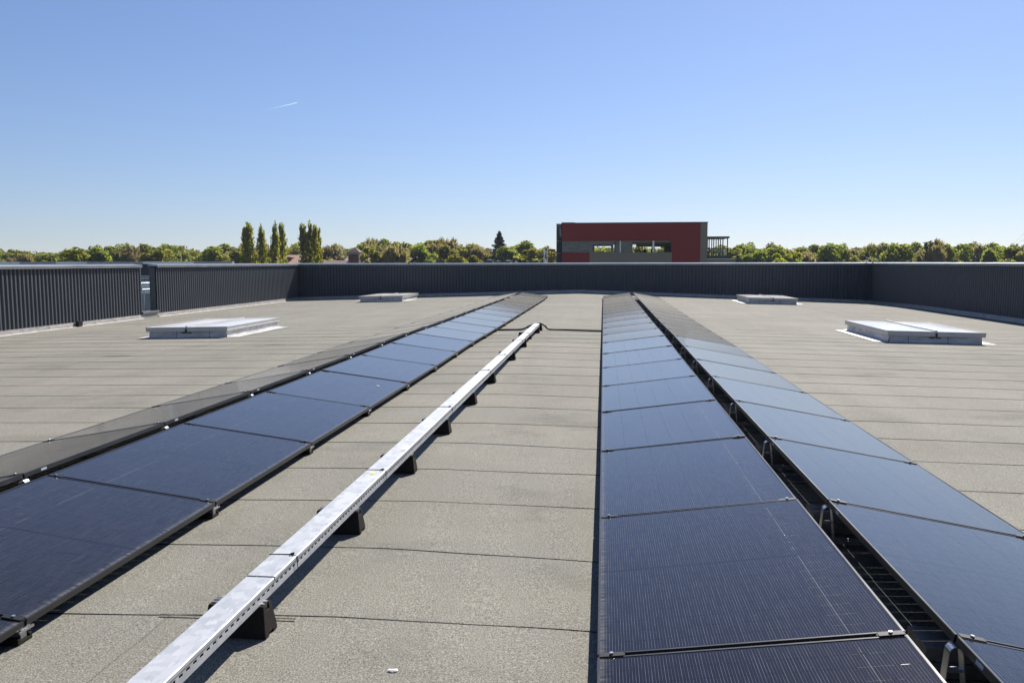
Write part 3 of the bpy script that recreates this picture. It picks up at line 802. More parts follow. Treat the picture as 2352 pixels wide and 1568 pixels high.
m.box(bx(1461) - .05, bx(1461), 8.0, 8.05, ZFL, ZL - .3); m.box(bx(1466), bx(1466) + .05, 8.0, 8.05, ZFL, ZL - .3)
o = m.build("step_ladder", M_DARK, None, (O.x, YB, GZ)); tag(o, "dark ladder standing inside the open storey of the red building", "ladder")
# scaffold at its left end
root = empty("scaffold_tower", (O.x, YB, GZ)); tag(root, "narrow scaffold tower at the left end of the red building", "scaffold")
xl = bx(1277.5)
for x in (xl + .06, xl + .42, -.10):
    for y in (.2, 1.6, 3.0): m = MB(); m.tube([(x, y, 0), (x, y, ZTOP + .02)], .05, 6); m.build("standard", M_DARK, root)
for z in (ZS - .1, ZL, ZTOP - .05, 4.0, 2.0, 6.0):
    m = MB()
    for y in (.2, 1.6, 3.0): m.tube([(xl, y, z), (-.05, y, z)], .035, 6)
    m.tube([(xl + .06, .2, z + .05), (xl + .06, 3.0, z + .05)], .035, 6); m.build("ledger", M_STEEL if z != ZTOP - .05 else M_DARK, root)
m = MB(); m.add([(xl + .45, .1, ZTOP - .1), (-.08, .1, ZTOP - 1.0), (-.08, .1, ZTOP - 1.9), (xl + .45, .1, ZTOP - 1.4)], [(0, 1, 2, 3)])
o = m.build("netting", worn("grey_net", (.24, .25, .26), .8), root, fix=False); q = o.modifiers.new("thick", 'SOLIDIFY'); q.thickness = .02
m = MB(); m.box(xl + .10, -.10, .9, 1.2, 0, ZTOP - 1.95); m.box(xl, xl + .3, .6, 1.5, 0, ZTOP - .1); m.build("stair_panel", M_DARK, root)
root = empty("safety_railing", (O.x, YB - 3, GZ)); tag(root, "red and white safety railing left of the scaffold on the red building", "railing")
M_REDPAINT = worn("red_paint", (.24, .045, .04), .6)
xr0, xr1 = P(1250, 590, YB - 3).x - O.x, P(1276, 590, YB - 3).x - O.x
for x, mt in ((xr0, M_WHITEWALL), (xr0 + .42, M_WHITEWALL), (xr1 - .5, M_REDPAINT)):
    m = MB(); m.tube([(x, 0, 7.5), (x, 0, P(1250, 572, YB - 3).z - GZ)], .07, 6); m.build("post", mt, root)
for py in (574, 584, 592):
    z = P(1260, py, YB - 3).z - GZ; m = MB(); m.box(xr0 + .42, xr1, -.03, .03, z - .09, z + .09); m.build("rail", M_REDPAINT, root)
m = MB(); m.box(xr0 - .5, xr1 + .2, -.4, 3.5, 0, 7.5); m.build("base", M_SOFFIT, root)
# pergola terrace at its right end
root = empty("pergola_terrace", (O.x + W_, YB, GZ)); tag(root, "dark roof terrace with slim posts and railing right of the red building", "terrace")
xe = bx(1675) - W_; zt1, zt0 = bz(544), bz(548); zd = bz(588)
m = MB(); m.box(.05, xe, 0, 7, zt0, zt1); m.build("roof", M_DARK, root)
rr = random.Random(4)
for i in range(5):
    x = .25 + (xe - .5) * i / 4
    for y in (.1, 6.8): m = MB(); m.box(x - .06, x + .06, y - .06, y + .06, zd, zt0); m.build("post", M_DARK, root)
m = MB(); m.box(.05, xe + .2, -.1, 7.2, bz(595), zd); m.build("deck", M_DARK, root)
m = MB(); m.tube([(.05, -.05, bz(571.5)), (xe + .2, -.05, bz(571.5))], .05, 6); m.tube([(.05, -.05, bz(579)), (xe + .2, -.05, bz(579))], .03, 6); m.tube([(xe + .15, -.05, bz(571.5)), (xe + .15, 7, bz(571.5))], .04, 6)
for i in range(9): x = .15 + xe * i / 8; m.tube([(x, -.05, zd), (x, -.05, bz(571.5))], .03, 6)
m.build("railing", M_DARK, root)
m = MB(); m.box(.02, bx(1690) - W_, .0, 8, 0, bz(595.5)); m.build("lower_wall", M_BEIGE, root)
m = MB(); m.box(.02, bx(1690) - W_ + .1, -.12, 8.1, bz(595.4), bz(594.4)); m.build("gutter", M_WHITEWALL, root)
for i, (x, y) in enumerate(((.8, 2.5), (1.7, 3.0), (2.4, 2.6))):
    m = MB(); z = zd; m.box(x - .25, x + .25, y - .25, y + .25, z + .42, z + .47); m.box(x - .25, x + .25, y + .2, y + .25, z + .47, z + .9)
    for sx in (-.22, .22):
        for sy in (-.22, .22): m.box(x + sx - .02, x + sx + .02, y + sy - .02, y + sy + .02, z, z + .42)
    o = m.build("terrace_chair", M_WHITEWALL, None, (O.x + W_, YB, GZ)); tag(o, "pale chair on the pergola terrace, %s from the red building" % ORD[i + 1], "chair", "chairs on the pergola terrace")

# ---- people inside the open storey
M_SKIN = worn("skin", (.42, .26, .19), .6); M_CLOTH = worn("dark_work_clothes", (.025, .028, .035), .85); M_VIS = worn("yellow_vest", (.55, .62, .06), .7); M_HAIR = worn("dark_hair", (.02, .015, .012), .7)
def person_mesh(armout):
    me = bpy.data.meshes.new("person")
    J = [(0, 0, .95), (0, 0, 1.15), (0, 0, 1.38), (0, 0, 1.50), (0, -.01, 1.60), (0, -.005, 1.70),
         (-.10, 0, .90), (-.11, -.01, .50), (-.11, .01, .09), (-.11, -.12, .03), (.10, 0, .90), (.11, -.01, .50), (.11, .01, .09), (.11, -.12, .03),
         (-.19, 0, 1.40), (-.24, 0 + .02, 1.13), (-.22, -.12 - armout, .98 + armout), (-.215, -.18 - armout, .95 + armout), (.19, 0, 1.40), (.24, .02, 1.13), (.22, -.12, .98), (.215, -.18, .95)]
    Ed = [(0, 1), (1, 2), (2, 3), (3, 4), (4, 5), (0, 6), (6, 7), (7, 8), (8, 9), (0, 10), (10, 11), (11, 12), (12, 13), (2, 14), (14, 15), (15, 16), (16, 17), (2, 18), (18, 19), (19, 20), (20, 21)]
    R = [.15, .14, .15, .055, .085, .075, .10, .065, .045, .035, .10, .065, .045, .035, .065, .045, .035, .025, .065, .045, .035, .025]
    me.from_pydata(J, Ed, [])
    o = bpy.data.objects.new("person", me); col.objects.link(o)
    sk = o.modifiers.new("skin", 'SKIN'); o.modifiers.new("sub", 'SUBSURF').levels = 1; o.modifiers["sub"].render_levels = 1
    for v, r in zip(me.skin_vertices[0].data, R): v.radius = (r, r * .8); v.use_root = False
    me.skin_vertices[0].data[0].use_root = True
    me.materials.append(M_CLOTH)
    return o
def dress(o, vis, hat):
    v = MB(); n = 12
    prof_ = [(.17, .135, 1.02), (.185, .145, 1.2), (.195, .15, 1.36), (.15, .12, 1.45)]
    for (rx, ry, z) in prof_:
        for k in range(n): t = 2 * pi * k / n; v.v.append((rx * cos(t), ry * sin(t), z))
    for i in range(3):
        for k in range(n): v.f.append((i * n + k, i * n + (k + 1) % n, (i + 1) * n + (k + 1) % n, (i + 1) * n + k)); v.m.append(0); v.sm.append(True)
    v.build("vest" if vis else "jacket", M_VIS if vis else M_CLOTH, o)
    h = MB(); n = 10
    for (r, z) in ((.098, 1.655), (.104, 1.70), (.085, 1.765), (.03, 1.795)):
        for k in range(n): t = 2 * pi * k / n; h.v.append((r * cos(t), .01 + r * 1.1 * sin(t), z))
    for i in range(3):
        for k in range(n): h.f.append((i * n + k, i * n + (k + 1) % n, (i + 1) * n + (k + 1) % n, (i + 1) * n + k)); h.m.append(0); h.sm.append(True)
    h.build("hair", M_HAIR, o)
for px, dy, vis, rz, arm, lab in ((1467.5, 4, True, .4, 0, "person in a yellow vest bending over beside the ladder in the red building"),
                                  (1481, 5, False, -.5, .1, "person in dark clothes standing left of the white column in the red building"),
                                  (1497.5, 4.5, False, 2.0, .2, "person in dark clothes standing right beside the white column in the red building"),
                                  (1532, 4, True, 1.2, 0, "person in a yellow vest standing at the right end of the red building opening")):
    o = person_mesh(arm); dress(o, vis, False)
    p = P(px, 575, YB + dy); o.location = (p.x, YB + dy, GZ + ZFL); o.rotation_euler = (0, 0, rz); tag(o, lab, "person", "people in the red building")

# ---- farmstead among the trees
M_TILE = worn("clay_tile", (.42, .25, .18), .85, 0, .25, .5); M_BRICK = worn("old_brick", (.16, .055, .045), .85, 0, .2, 1.2); M_TILE2 = worn("weathered_tile", (.34, .22, .17), .85, 0, .25, .4)
def gable_house(name, label, pxa, pxb, pyridge, pyeave, Y, depth, mroof, mwall, dormer=None):
    a, b = P(pxa, pyridge, Y), P(pxb, pyridge, Y); ze = P(pxa, pyeave, Y).z - GZ; zr = a.z - GZ; L = b.x - a.x
    root = empty(name, (a.x, Y, GZ)); tag(root, label, "house")
    m = MB(); m.box(.3, L - .3, -depth + .4, depth - .4, 0, ze); m.prism([(-depth + .4, ze), (depth - .4, ze), (0, zr - .25)], 0, .3, L - .3); m.build("wall", mwall, root)
    r = MB(); t = .25
    r.prism([(-depth - .3, ze - .3), (0, zr), (0, zr + .02), (depth + .3, ze - .3), (depth + .3, ze - .3 - t), (0, zr - t), (-depth - .3, ze - .3 - t)], 0, 0, L); ro = r.build("roof", mroof, root)
    if dormer:
        x0 = P(dormer[0], pyridge, Y).x - a.x; x1 = P(dormer[1], pyridge, Y).x - a.x; zd0 = P(pxa, dormer[3], Y).z - GZ; zd1 = P(pxa, dormer[2], Y).z - GZ
        d = MB(); d.box(x0 + .25, x1 - .25, -depth * .62, -.2, zd0, zd1 - .2); d.build("dormer", M_BRICK, ro)
        d = MB(); d.box(x0, x1, -depth * .75, .1, zd1 - .2, zd1); d.build("dormer_roof", M_GREYSHEET, ro)
    return root
gable_house("farm_house", "house with pale pink tiled roof and brick dormer behind the poplars", 645, 703, 585.5, 606, 246, 6.5, M_TILE, M_BRICK, (668.5, 681, 590, 600))
gable_house("long_barn", "long barn with low reddish tiled roof among the bare trees", 795, 946, 592.5, 608, 243, 6, M_TILE2, M_BRICK)
gable_house("lean_to", "low dark tiled outbuilding between the poplars and the barn", 737, 800, 598, 609, 238, 5, worn("brown_tile", (.16, .10, .08), .85), M_BRICK)
Yt = 236; a = P(802.5, 572, Yt); b = P(828.5, 572, Yt); cx = (a.x + b.x) / 2; hw_ = (b.x - a.x) / 2; ze = P(815, 579, Yt).z - GZ; za = P(815, 570.5, Yt).z - GZ
root = empty("brick_tower", (cx, Yt, GZ)); tag(root, "square red brick tower with pyramid roof rising above the barn", "tower")
m = MB(); q = hw_ * .92; m.box(-q, q, -q, q, 0, ze); wl = m.build("wall", M_BRICK, root)
m = MB(); q = hw_ * 1.08; m.add([(-q, -q, ze), (q, -q, ze), (q, q, ze), (-q, q, ze), (0, 0, za + .4)], [(0, 3, 2, 1), (0, 1, 4), (1, 2, 4), (2, 3, 4), (3, 0, 4)]); m.build("roof", worn("dark_tile", (.17, .11, .085), .85), root)
m = MB(); q = hw_ * .96; m.box(-q, q, -q, q, ze - .55, ze - .02); m.box(-q, -q + .18, -q, -q + .15, 0, ze - .55); m.box(q - .18, q, -q, -q + .15, 0, ze - .55); m.build("corner_stone", worn("pale_stone", (.36, .29, .26), .85), root)
m = MB(); q = hw_ * .93; z = P(815, 586, Yt).z - GZ; m.box(-.5, .35, -q, -q + .1, z - .4, z + .4); m.build("window", M_DARK, root)

# ---- pylons and wires at the right edge
M_LAT = worn("lattice_steel", (.16, .165, .17), .6, .3)
def make_pylon(h, arm):
    root = empty("transmission_pylon"); m = MB(); hb = .12 * h
    def leg(z): t = z / h; return hb * (1 - t) ** 1.0 * .8 + .35
    zs = [0, .18, .34, .48, .6, .7, .78, .86, .93, 1.0]; zs = [z * h for z in zs]
    for z0_, z1_ in zip(zs, zs[1:]):
        a, b = leg(z0_), leg(z1_)
        c0 = [(-a, -a, z0_), (a, -a, z0_), (a, a, z0_), (-a, a, z0_)]; c1 = [(-b, -b, z1_), (b, -b, z1_), (b, b, z1_), (-b, b, z1_)]
        for i in range(4):
            m.beam(c0[i], c1[i], .16, .16); m.beam(c0[i], c1[(i + 1) % 4], .08, .08); m.beam(c0[(i + 1) % 4], c1[i], .08, .08)
    m.build("mast", M_LAT, root)
    for zf, ln in ((.78, arm), (.93, arm * .72)):
        for s in (-1, 1):
            c = MB(); z = zf * h; w0 = leg(z); tip = (s * ln, 0, z + .25)
            for y in (-w0, w0):
                c.beam((s * w0, y, z), tip, .10, .10); c.beam((s * w0, y, z + .075 * h), tip, .10, .10)
            for k in range(1, 5):
                t = k / 5; x = s * (w0 + (ln - w0) * t); c.beam((x, -w0 * (1 - t), z + .25 * t), (s * (w0 + (ln - w0) * (t - .12)), -w0 * (1 - t), z + .075 * h * (1 - t)), .06, .06)
            c.build("cross_arm", M_LAT, root)
    m = MB(); m.beam((0, 0, h), (0, 0, h * 1.06), .12, .12); m.build("tip", M_LAT, root)
    return root
py1 = make_pylon(26, 8.5); p = P(2374, 560, 430); py1.location = (p.x, 430, GZ); py1.rotation_euler = (0, 0, .5)
tag(py1, "near lattice pylon reaching into the right edge of the view", "pylon", "pylons of the power line")
py2 = copy_tree(py1); p = P(2281, 560, 760); py2.location = (p.x, 760, GZ); py2.rotation_euler = (0, 0, .5); py2.scale = (1.0, 1.0, .98)
tag(py2, "small distant lattice pylon barely above the right-hand trees", "pylon", "pylons of the power line")
for i, (s, zf) in enumerate(((-8.5, .79), (8.5, .79), (-6.1, .94), (6.1, .94))):
    a = Vector(py1.location) + Vector((cos(.5) * s, sin(.5) * s, 26 * zf)); b = Vector(py2.location) + Vector((cos(.5) * s, sin(.5) * s, 26 * .98 * zf))
    m = MB(); m.tube([a + (b - a) * (k / 16) - Vector((0, 0, 6 * (1 - (2 * k / 16 - 1) ** 2))) for k in range(17)], .035, 5)
    o = m.build("power_line", M_LAT); tag(o, "%s wire strung between the two pylons on the %s side" % ("lower" if i < 2 else "upper", "left" if s < 0 else "right"), "wire", "wires between the pylons")

# ---- birds on the coping
def bird(name, label, loc, rz, pied):
    me = bpy.data.meshes.new(name)
    J = [(0, 0, .16), (-.07, 0, .13), (-.18, 0, .07), (-.30, 0, .0), (.07, 0, .21), (.10, 0, .27), (.13, 0, .30), (.175, 0, .295), (.21, 0, .285), (.0, .035, .07), (.02, .035, .0), (.07, .04, -.005), (0, -.035, .07), (.02, -.035, .0), (.07, -.04, -.005)]
    Ed = [(0, 1), (1, 2), (2, 3), (0, 4), (4, 5), (5, 6), (6, 7), (7, 8), (0, 9), (9, 10), (10, 11), (0, 12), (12, 13), (13, 14)]
    R = [.075, .07, .035, .025, .06, .04, .045, .018, .006, .018, .007, .005, .018, .007, .005]
    me.from_pydata(J, Ed, []); o = bpy.data.objects.new(name, me); col.objects.link(o)
    o.modifiers.new("skin", 'SKIN'); sb = o.modifiers.new("sub", 'SUBSURF'); sb.levels = 1; sb.render_levels = 2
    for v, r in zip(me.skin_vertices[0].data, R): v.radius = (r, r); v.use_root = False
    me.skin_vertices[0].data[0].use_root = True
    b = NB(name + "_plumage"); v = b.coord(); sp = b.n("ShaderNodeSeparateXYZ"); b.l(v, sp.inputs[0])
    if pied: b.base(b.mix(b.math('MULTIPLY', b.math('LESS_THAN', sp.outputs[2], .15), b.math('GREATER_THAN', sp.outputs[0], -.1)), (.012, .012, .016), (.75, .75, .75)))
    else: b.base((.010, .010, .013))
    b.set(Roughness=.45); me.materials.append(b.m)
    o.location = loc; o.rotation_euler = (0, 0, rz); tag(o, label, "bird", None); return o
p = P(950, 600, LY - .02); bird("crow", "black crow perched upright on the back parapet coping", (p.x, LY + .05, ZT + .012), .3, False)
p = P(1991, 606, LY + .02); bird("magpie", "black and white magpie perched on the right back corner of the parapet", (p.x, LY + .05, ZT + .012), 2.7, True)

# ------------------------------------------------------------------ trees
import numpy as np
def leaf_mat(name, c1, c2, trans=.7):
    b = NB(name); v = b.coord("Object")
    oi = b.n("ShaderNodeObjectInfo")
    n = b.noise(v, .55, 4, .7)
    c = b.mix(b.ramp(n, [(.3, 0.0), (.7, 1.0)]), c1, c2)
    hsv = b.n("ShaderNodeHueSaturation"); b.l(c, hsv.inputs["Color"]); b.l(b.math('ADD', .965, b.math('MULTIPLY', oi.outputs["Random"], .04)), hsv.inputs["Hue"]) if False else None
    b.l(b.math('ADD', .48, b.math('MULTIPLY', oi.outputs["Random"], .035)), hsv.inputs["Hue"]); b.l(b.math('ADD', .8, b.math('MULTIPLY', oi.outputs["Random"], .45)), hsv.inputs["Value"])
    b.base(hsv.outputs[0]); b.set(Roughness=.7); b.bsdf.inputs["Specular IOR Level"].default_value = .25
    tr = b.n("ShaderNodeBsdfTranslucent"); b.l(b.mix(1.0, hsv.outputs[0], (1.35, 1.25, .55), 'MULTIPLY'), tr.inputs[0])
    mx = b.n("ShaderNodeMixShader"); mx.inputs[0].default_value = trans; b.l(b.bsdf.outputs[0], mx.inputs[1]); b.l(tr.outputs[0], mx.inputs[2]); b.l(mx.outputs[0], b.out.inputs[0])
    return b.m
L_FRESH = leaf_mat("fresh_leaves", (.130, .168, .042), (.190, .220, .062))
L_YELLOW = leaf_mat("yellow_green_leaves", (.165, .185, .026), (.225, .235, .042))
L_OLIVE = leaf_mat("olive_leaves", (.150, .172, .066), (.215, .225, .098), .7)
L_BARE = leaf_mat("budding_twigs", (.175, .160, .110), (.230, .208, .150), .6)
L_DARK = leaf_mat("dark_needles", (.010, .022, .018), (.022, .040, .026), .1)
L_BLOSSOM = leaf_mat("blossom", (.30, .29, .24), (.42, .41, .35), .3)
M_BARK = worn("bark", (.055, .045, .036), .9, 0, .3, 2.0)
def crown_pts(kind, rng, n):
    """points (n,3) in a unit crown: radius about 1, z from 0 to 1"""
    if kind == 'poplar':
        nb = 95; zb = rng.random(nb) ** .85 * .93; ab = rng.random(nb) * 2 * pi
        Rb = np.interp(zb, [0, .08, .35, .65, .88, 1], [.55, .9, 1.0, .74, .36, .10]) * rng.uniform(.6, 1.25, nb); lb = rng.uniform(.10, .19, nb)
        i = rng.integers(0, nb, n); t = rng.random(n) ** .8
        r = Rb[i] * np.sin(t * 1.35); z = zb[i] + lb[i] * t ** 1.5
        p = np.stack([r * np.cos(ab[i]), r * np.sin(ab[i]), z * .91], 1)
        return p + rng.normal(0, 1, (n, 3)) * np.array([.10, .10, .008])
    if kind == 'conifer':
        lev = rng.integers(0, 120, n); z = (lev / 120.0) ** 1.15; R = (1 - z) ** .9 * (.72 + .36 * np.sin(lev * 12.9898) ** 2); a = lev * 2.39996 + rng.normal(0, .20, n)
        t = rng.random(n) ** .7; return np.stack([R * t * np.cos(a), R * t * np.sin(a), z * .97 + .03 - .10 * t * (1 - z) + .08 * t * t * (1 - z) + rng.normal(0, .012, n)], 1)
    nb = {'round': 15, 'loose': 20, 'tall': 20, 'bare': 22, 'bush': 11}[kind]
    c = rng.normal(0, 1, (nb, 3)); c /= np.linalg.norm(c, axis=1)[:, None]; c *= (rng.random(nb) ** .4 * .78)[:, None]
    c[:, 2] = .5 + c[:, 2] * .5
    if kind == 'tall': c[:, :2] *= .8
    rad = rng.uniform(.18, .38, nb) * (.8 if kind in ('loose', 'bare') else 1)
    i = rng.integers(0, nb, n); d = rng.normal(0, 1, (n, 3)); d /= np.linalg.norm(d, axis=1)[:, None]
    rr_ = rng.random(n) ** (.35 if kind != 'bare' else .6)
    p = c[i] + d * (rad[i] * rr_)[:, None] * np.array([1, 1, .62])
    return p
def crown_mesh(name, kind, mat, n, leaf, R, H, seed):
    rng = np.random.default_rng(seed); p = crown_pts(kind, rng, n) * np.array([R, R, H])
    u = rng.normal(0, 1, (n, 3)); u /= np.linalg.norm(u, axis=1)[:, None]; v = np.cross(u, rng.normal(0, 1, (n, 3))); v /= np.linalg.norm(v, axis=1)[:, None]
    s = leaf * rng.uniform(.6, 1.4, n)[:, None]; asp = .62
    if kind == 'bare':            # thin upward twigs
        u = rng.normal(0, .55, (n, 3)) + np.array([0, 0, 1.0]) + (p - p.mean(0)) / R * .8; u /= np.linalg.norm(u, axis=1)[:, None]; v = np.cross(u, rng.normal(0, 1, (n, 3))); v /= np.linalg.norm(v, axis=1)[:, None]; asp = .13; s = s * 1.7
    if kind == 'conifer': u[:, 2] *= .35; v[:, 2] *= .35
    if kind == 'poplar': u = u * .7 + np.array([0, 0, .9])
    vs = np.concatenate([p - u * s - v * s * asp, p + u * s * .2 - v * s * asp * 1.3, p + u * s, p - u * s * .1 + v * s * asp * 1.3], 1).reshape(-1, 3)
    me = bpy.data.meshes.new(name); me.from_pydata(vs.tolist(), [], np.arange(4 * n).reshape(-1, 4).tolist()); me.materials.append(mat); me.update(); return me
def trunk_mesh(name, kind, H0, Hc, R, seed):
    """tapered trunk up to the crown base and limbs running into the crown"""
    r = random.Random(seed); m = MB(); tz = H0 + Hc * (.92 if kind in ('poplar', 'conifer') else .55); r0 = .25 + Hc * .012
    pts = [(r.uniform(-.1, .1) * k, r.uniform(-.1, .1) * k, tz * k / 5) for k in range(6)]; m.tube(pts, [r0 * (1 - .16 * k) for k in range(6)], 7)
    for i in range(9 if kind not in ('poplar', 'conifer') else 12):
        a = i * 2.4 + r.random(); z = H0 * .8 + Hc * (.03 + .055 * i) if kind not in ('poplar',) else H0 + Hc * .07 * i; ln = R * r.uniform(.55, .9) * (.5 if kind == 'poplar' else 1)
        up_ = Hc * (.32 if kind != 'conifer' else -.03) * r.uniform(.7, 1.2); b = (0, 0, min(z, tz * .97))
        m.tube([b, (cos(a) * ln * .45, sin(a) * ln * .45, b[2] + up_ * .45), (cos(a) * ln, sin(a) * ln, min(b[2] + up_, H0 + Hc * .97))], [r0 * .45, r0 * .28, r0 * .08], 5)
    return m.mesh(name, M_BARK)
# unit kinds: crown radius, crown height, trunk height
TREE = {}
def kind_(key, shape, mat, n, leaf, R, Hc, H0, nvar):
    TREE[key] = ([(crown_mesh(key + "_crown", shape, mat, n, leaf, R, Hc, hash(key) % 1000 + v if False else sum(map(ord, key)) + v * 17), trunk_mesh(key + "_trunk", shape, H0, Hc, R, v + len(key))) for v in range(nvar)], H0, Hc)
kind_('green', 'round', L_FRESH, 5200, .36, 6.2, 12, 4, 3)
kind_('yellow', 'round', L_YELLOW, 4400, .36, 5.8, 11, 4, 2)
kind_('olive', 'loose', L_OLIVE, 5000, .34, 6.2, 12, 4, 3)
kind_('bare', 'bare', L_BARE, 5200, .7, 6.0, 12, 4, 3)
kind_('tallgreen', 'tall', L_FRESH, 5000, .36, 4.6, 13.5, 4, 3)
kind_('poplar', 'poplar', L_YELLOW, 2200, .32, 2.15, 20, 2.0, 3)
kind_('conifer', 'conifer', L_DARK, 6000, .42, 8.6, 15, 2, 1)
kind_('bush', 'bush', L_DARK, 900, .34, 4.2, 6.5, 1.2, 2)
kind_('blossom', 'round', L_BLOSSOM, 1100, .34, 3.8, 8, 3, 1)
rt = random.Random(77)
def tree(key, px, pytop, Y, label, group, name="tree", wide=1.0):
    vs, H0, Hc = TREE[key]; top = P(px, pytop, Y); h = top.z - GZ; s = h / (H0 + Hc)
    c, t = rt.choice(vs); root = empty(name, (top.x, Y, GZ), rt.uniform(0, 2 * pi)); root.scale = (s * wide, s * wide, s)
    o = bpy.data.objects.new("trunk", t); col.objects.link(o); o.parent = root
    o = bpy.data.objects.new("crown", c); col.objects.link(o); o.parent = root; o.location = (0, 0, H0)
    tag(root, label, "tree", group); return root
LOOK = {'green': "fresh green round tree", 'yellow': "yellow-green tree", 'olive': "olive budding tree", 'bare': "bare brownish tree", 'tallgreen': "upright green tree", 'bush': "dark evergreen bush", 'blossom': "white blossoming tree"}
NAME = {'green': "leafy_tree", 'yellow': "yellow_green_tree", 'olive': "budding_tree", 'bare': "bare_tree", 'tallgreen': "upright_tree", 'bush': "evergreen_bush", 'blossom': "blossoming_tree"}
# skyline of the wood, read along the picture: (x, y of the treetops)
SKY_ = [(-60, 574), (0, 575), (50, 576), (100, 578), (150, 571), (200, 570), (240, 566), (300, 560), (320, 557), (360, 566), (420, 563), (470, 572), (520, 563), (560, 558), (620, 562), (680, 563), (740, 561), (800, 563), (850, 552), (866, 548), (900, 554), (960, 557), (1000, 551), (1050, 553), (1100, 561), (1150, 560), (1200, 558), (1240, 572), (1300, 566), (1400, 566), (1500, 566), (1600, 565), (1640, 564), (1680, 563), (1720, 559), (1760, 563), (1800, 564), (1830, 560), (1880, 563), (1950, 562), (2000, 563), (2100, 557), (2135, 560), (2180, 558), (2250, 560), (2352, 562), (2420, 562)]
def skyline(x):
    for (a, p), (b, q) in zip(SKY_, SKY_[1:]):
        if a <= x <= b: return p + (q - p) * (x - a) / (b - a)
    return 565
groves = [
    (-40, 545, 36, ['olive', 'olive', 'green', 'bare', 'green', 'olive'], "between the left edge and the poplars", "trees left of the poplars"),
    (560, 790, 34, ['olive', 'bare', 'yellow', 'olive', 'bare'], "between the poplars and the brick tower", "trees behind the poplars"),
    (838, 1130, 34, ['olive', 'bare', 'bare', 'olive', 'green', 'bare', 'olive'], "from the brick tower to the conifer", "trees between the brick tower and the conifer"),
    (1165, 1268, 30, ['green', 'yellow', 'olive', 'green'], "from the conifer to the red building", "trees between the conifer and the red building"),
    (1350, 1560, 40, ['olive', 'green', 'yellow'], "seen through the red building", "trees seen through the red building"),
    (1640, 2400, 36, ['tallgreen', 'green', 'olive', 'tallgreen', 'green', 'tallgreen', 'bare', 'tallgreen', 'green', 'olive', 'tallgreen'], "from the pergola terrace", "trees right of the red building")]
for a, b, step, kinds, where, grp in groves:
    for depth, (Y0, dy, word) in enumerate(((268, 0, "front-row"), (315, -1, "back-row"))):
        x = a + (step / 2 if depth else 0); k = 0; cnt = {}
        while x < b:
            kd = kinds[(k * (3 if depth else 1) + depth) % len(kinds)]
            px = x + rt.uniform(-9, 9); cnt[kd] = cnt.get(kd, 0) + 1
            py = skyline(px) + (rt.uniform(0, 9) if depth == 0 else rt.uniform(-5, 2))
            tree(kd, px, py, Y0 + rt.uniform(-14, 14), "%s %s %s rightwards %s" % (ORD[cnt[kd]], word, LOOK[kd], where), grp, NAME[kd], rt.uniform(1.1, 1.5))
            k += 1; x += step * rt.uniform(.8, 1.2)
# poplars in three clumps
for px, py, w_, lab in ((570, 508, .95, "tallest poplar of the left clump, left of the farm house"), (562, 514, .8, "lower poplar leaning on the tallest of the left clump"), (600, 516.5, .85, "slim poplar on its own right of the left clump"),
                        (631, 509, .72, "left poplar of the middle pair beside the farm house"), (646.5, 509, .72, "right poplar of the middle pair beside the farm house"),
                        (695, 511, .80, "single poplar between the farm house and the right clump"), (711, 509, .78, "tallest poplar of the right clump"), (722.5, 513, .72, "middle poplar of the right clump"), (730, 517, .66, "lowest poplar of the right clump, at its right side")):
    tree('poplar', px, py, 230 + rt.uniform(-4, 4), lab, "poplars", "poplar", w_)
tree('conifer', 1147, 533, 290, "dark conifer standing above the wood left of the red building", None, "conifer", .82)
for px, py, lab in ((1148, 582, "broad dark evergreen bush left of the two smaller ones"), (1183, 584, "middle dark evergreen bush left of the red building"), (1212, 585, "small dark evergreen bush nearest the red building")):
    tree('bush', px, py, 236, lab, "dark evergreen bushes", "evergreen_bush", 1.5)
tree('blossom', 783, 567, 252, "white blossoming tree left of the brick tower", None, "blossoming_tree", .8)
tree('bush', 609, 596, 232, "rounded grey-green shrub between the left and middle poplars", None, "shrub", 1.5)
tree('green', 165, 573, 205, "bright green spreading tree close behind the left parapet", None, "spreading_tree", 1.15)
tree('green', 222, 570, 208, "bright green dense tree right of the spreading one behind the left parapet", None, "dense_tree", 1.0)
tree('yellow', 1070, 577, 232, "bright yellow-green bushy tree in front of the bare trees", None, "bushy_tree", 1.2)
tree('yellow', 1812, 572, 236, "bright yellow-green tree in front of the right-hand wood", None, "bright_tree", 1.1)
tree('bare', 2137, 550, 250, "bare tall tree with open twigs above the right-hand wood", None, "tall_bare_tree", .9)
tree('olive', 855, 568, 226, "spreading bare-limbed tree right of the brick tower", None, "spreading_bare_tree", .9)
tree('bare', 912, 562, 226, "dark bare tree in front of the long barn roof", None, "dark_bare_tree", 1.0)
# ivy-covered trunk
vs = MB(); p = P(2134, 552, 249); rng = np.random.default_rng(5); n = 700; H = P(2134, 557, 249).z - GZ
z = rng.random(n) * H; a_ = rng.random(n) * 2 * pi; r_ = .75 + .3 * np.sin(z * 1.3); pt = np.stack([r_ * np.cos(a_), r_ * np.sin(a_), z], 1); d1 = rng.normal(0, .3, (n, 3)); d2 = rng.normal(0, .3, (n, 3))
me = bpy.data.meshes.new("ivy_column"); me.from_pydata(np.concatenate([pt - d1, pt + d2, pt + d1, pt - d2], 1).reshape(-1, 3).tolist(), [], np.arange(4 * n).reshape(-1, 4).tolist()); me.materials.append(L_DARK)
o = bpy.data.objects.new("ivy_column", me); col.objects.link(o); o.location = (p.x, 249, GZ); tag(o, "dark ivy column wrapped round the tall bare tree on the right", "ivy")
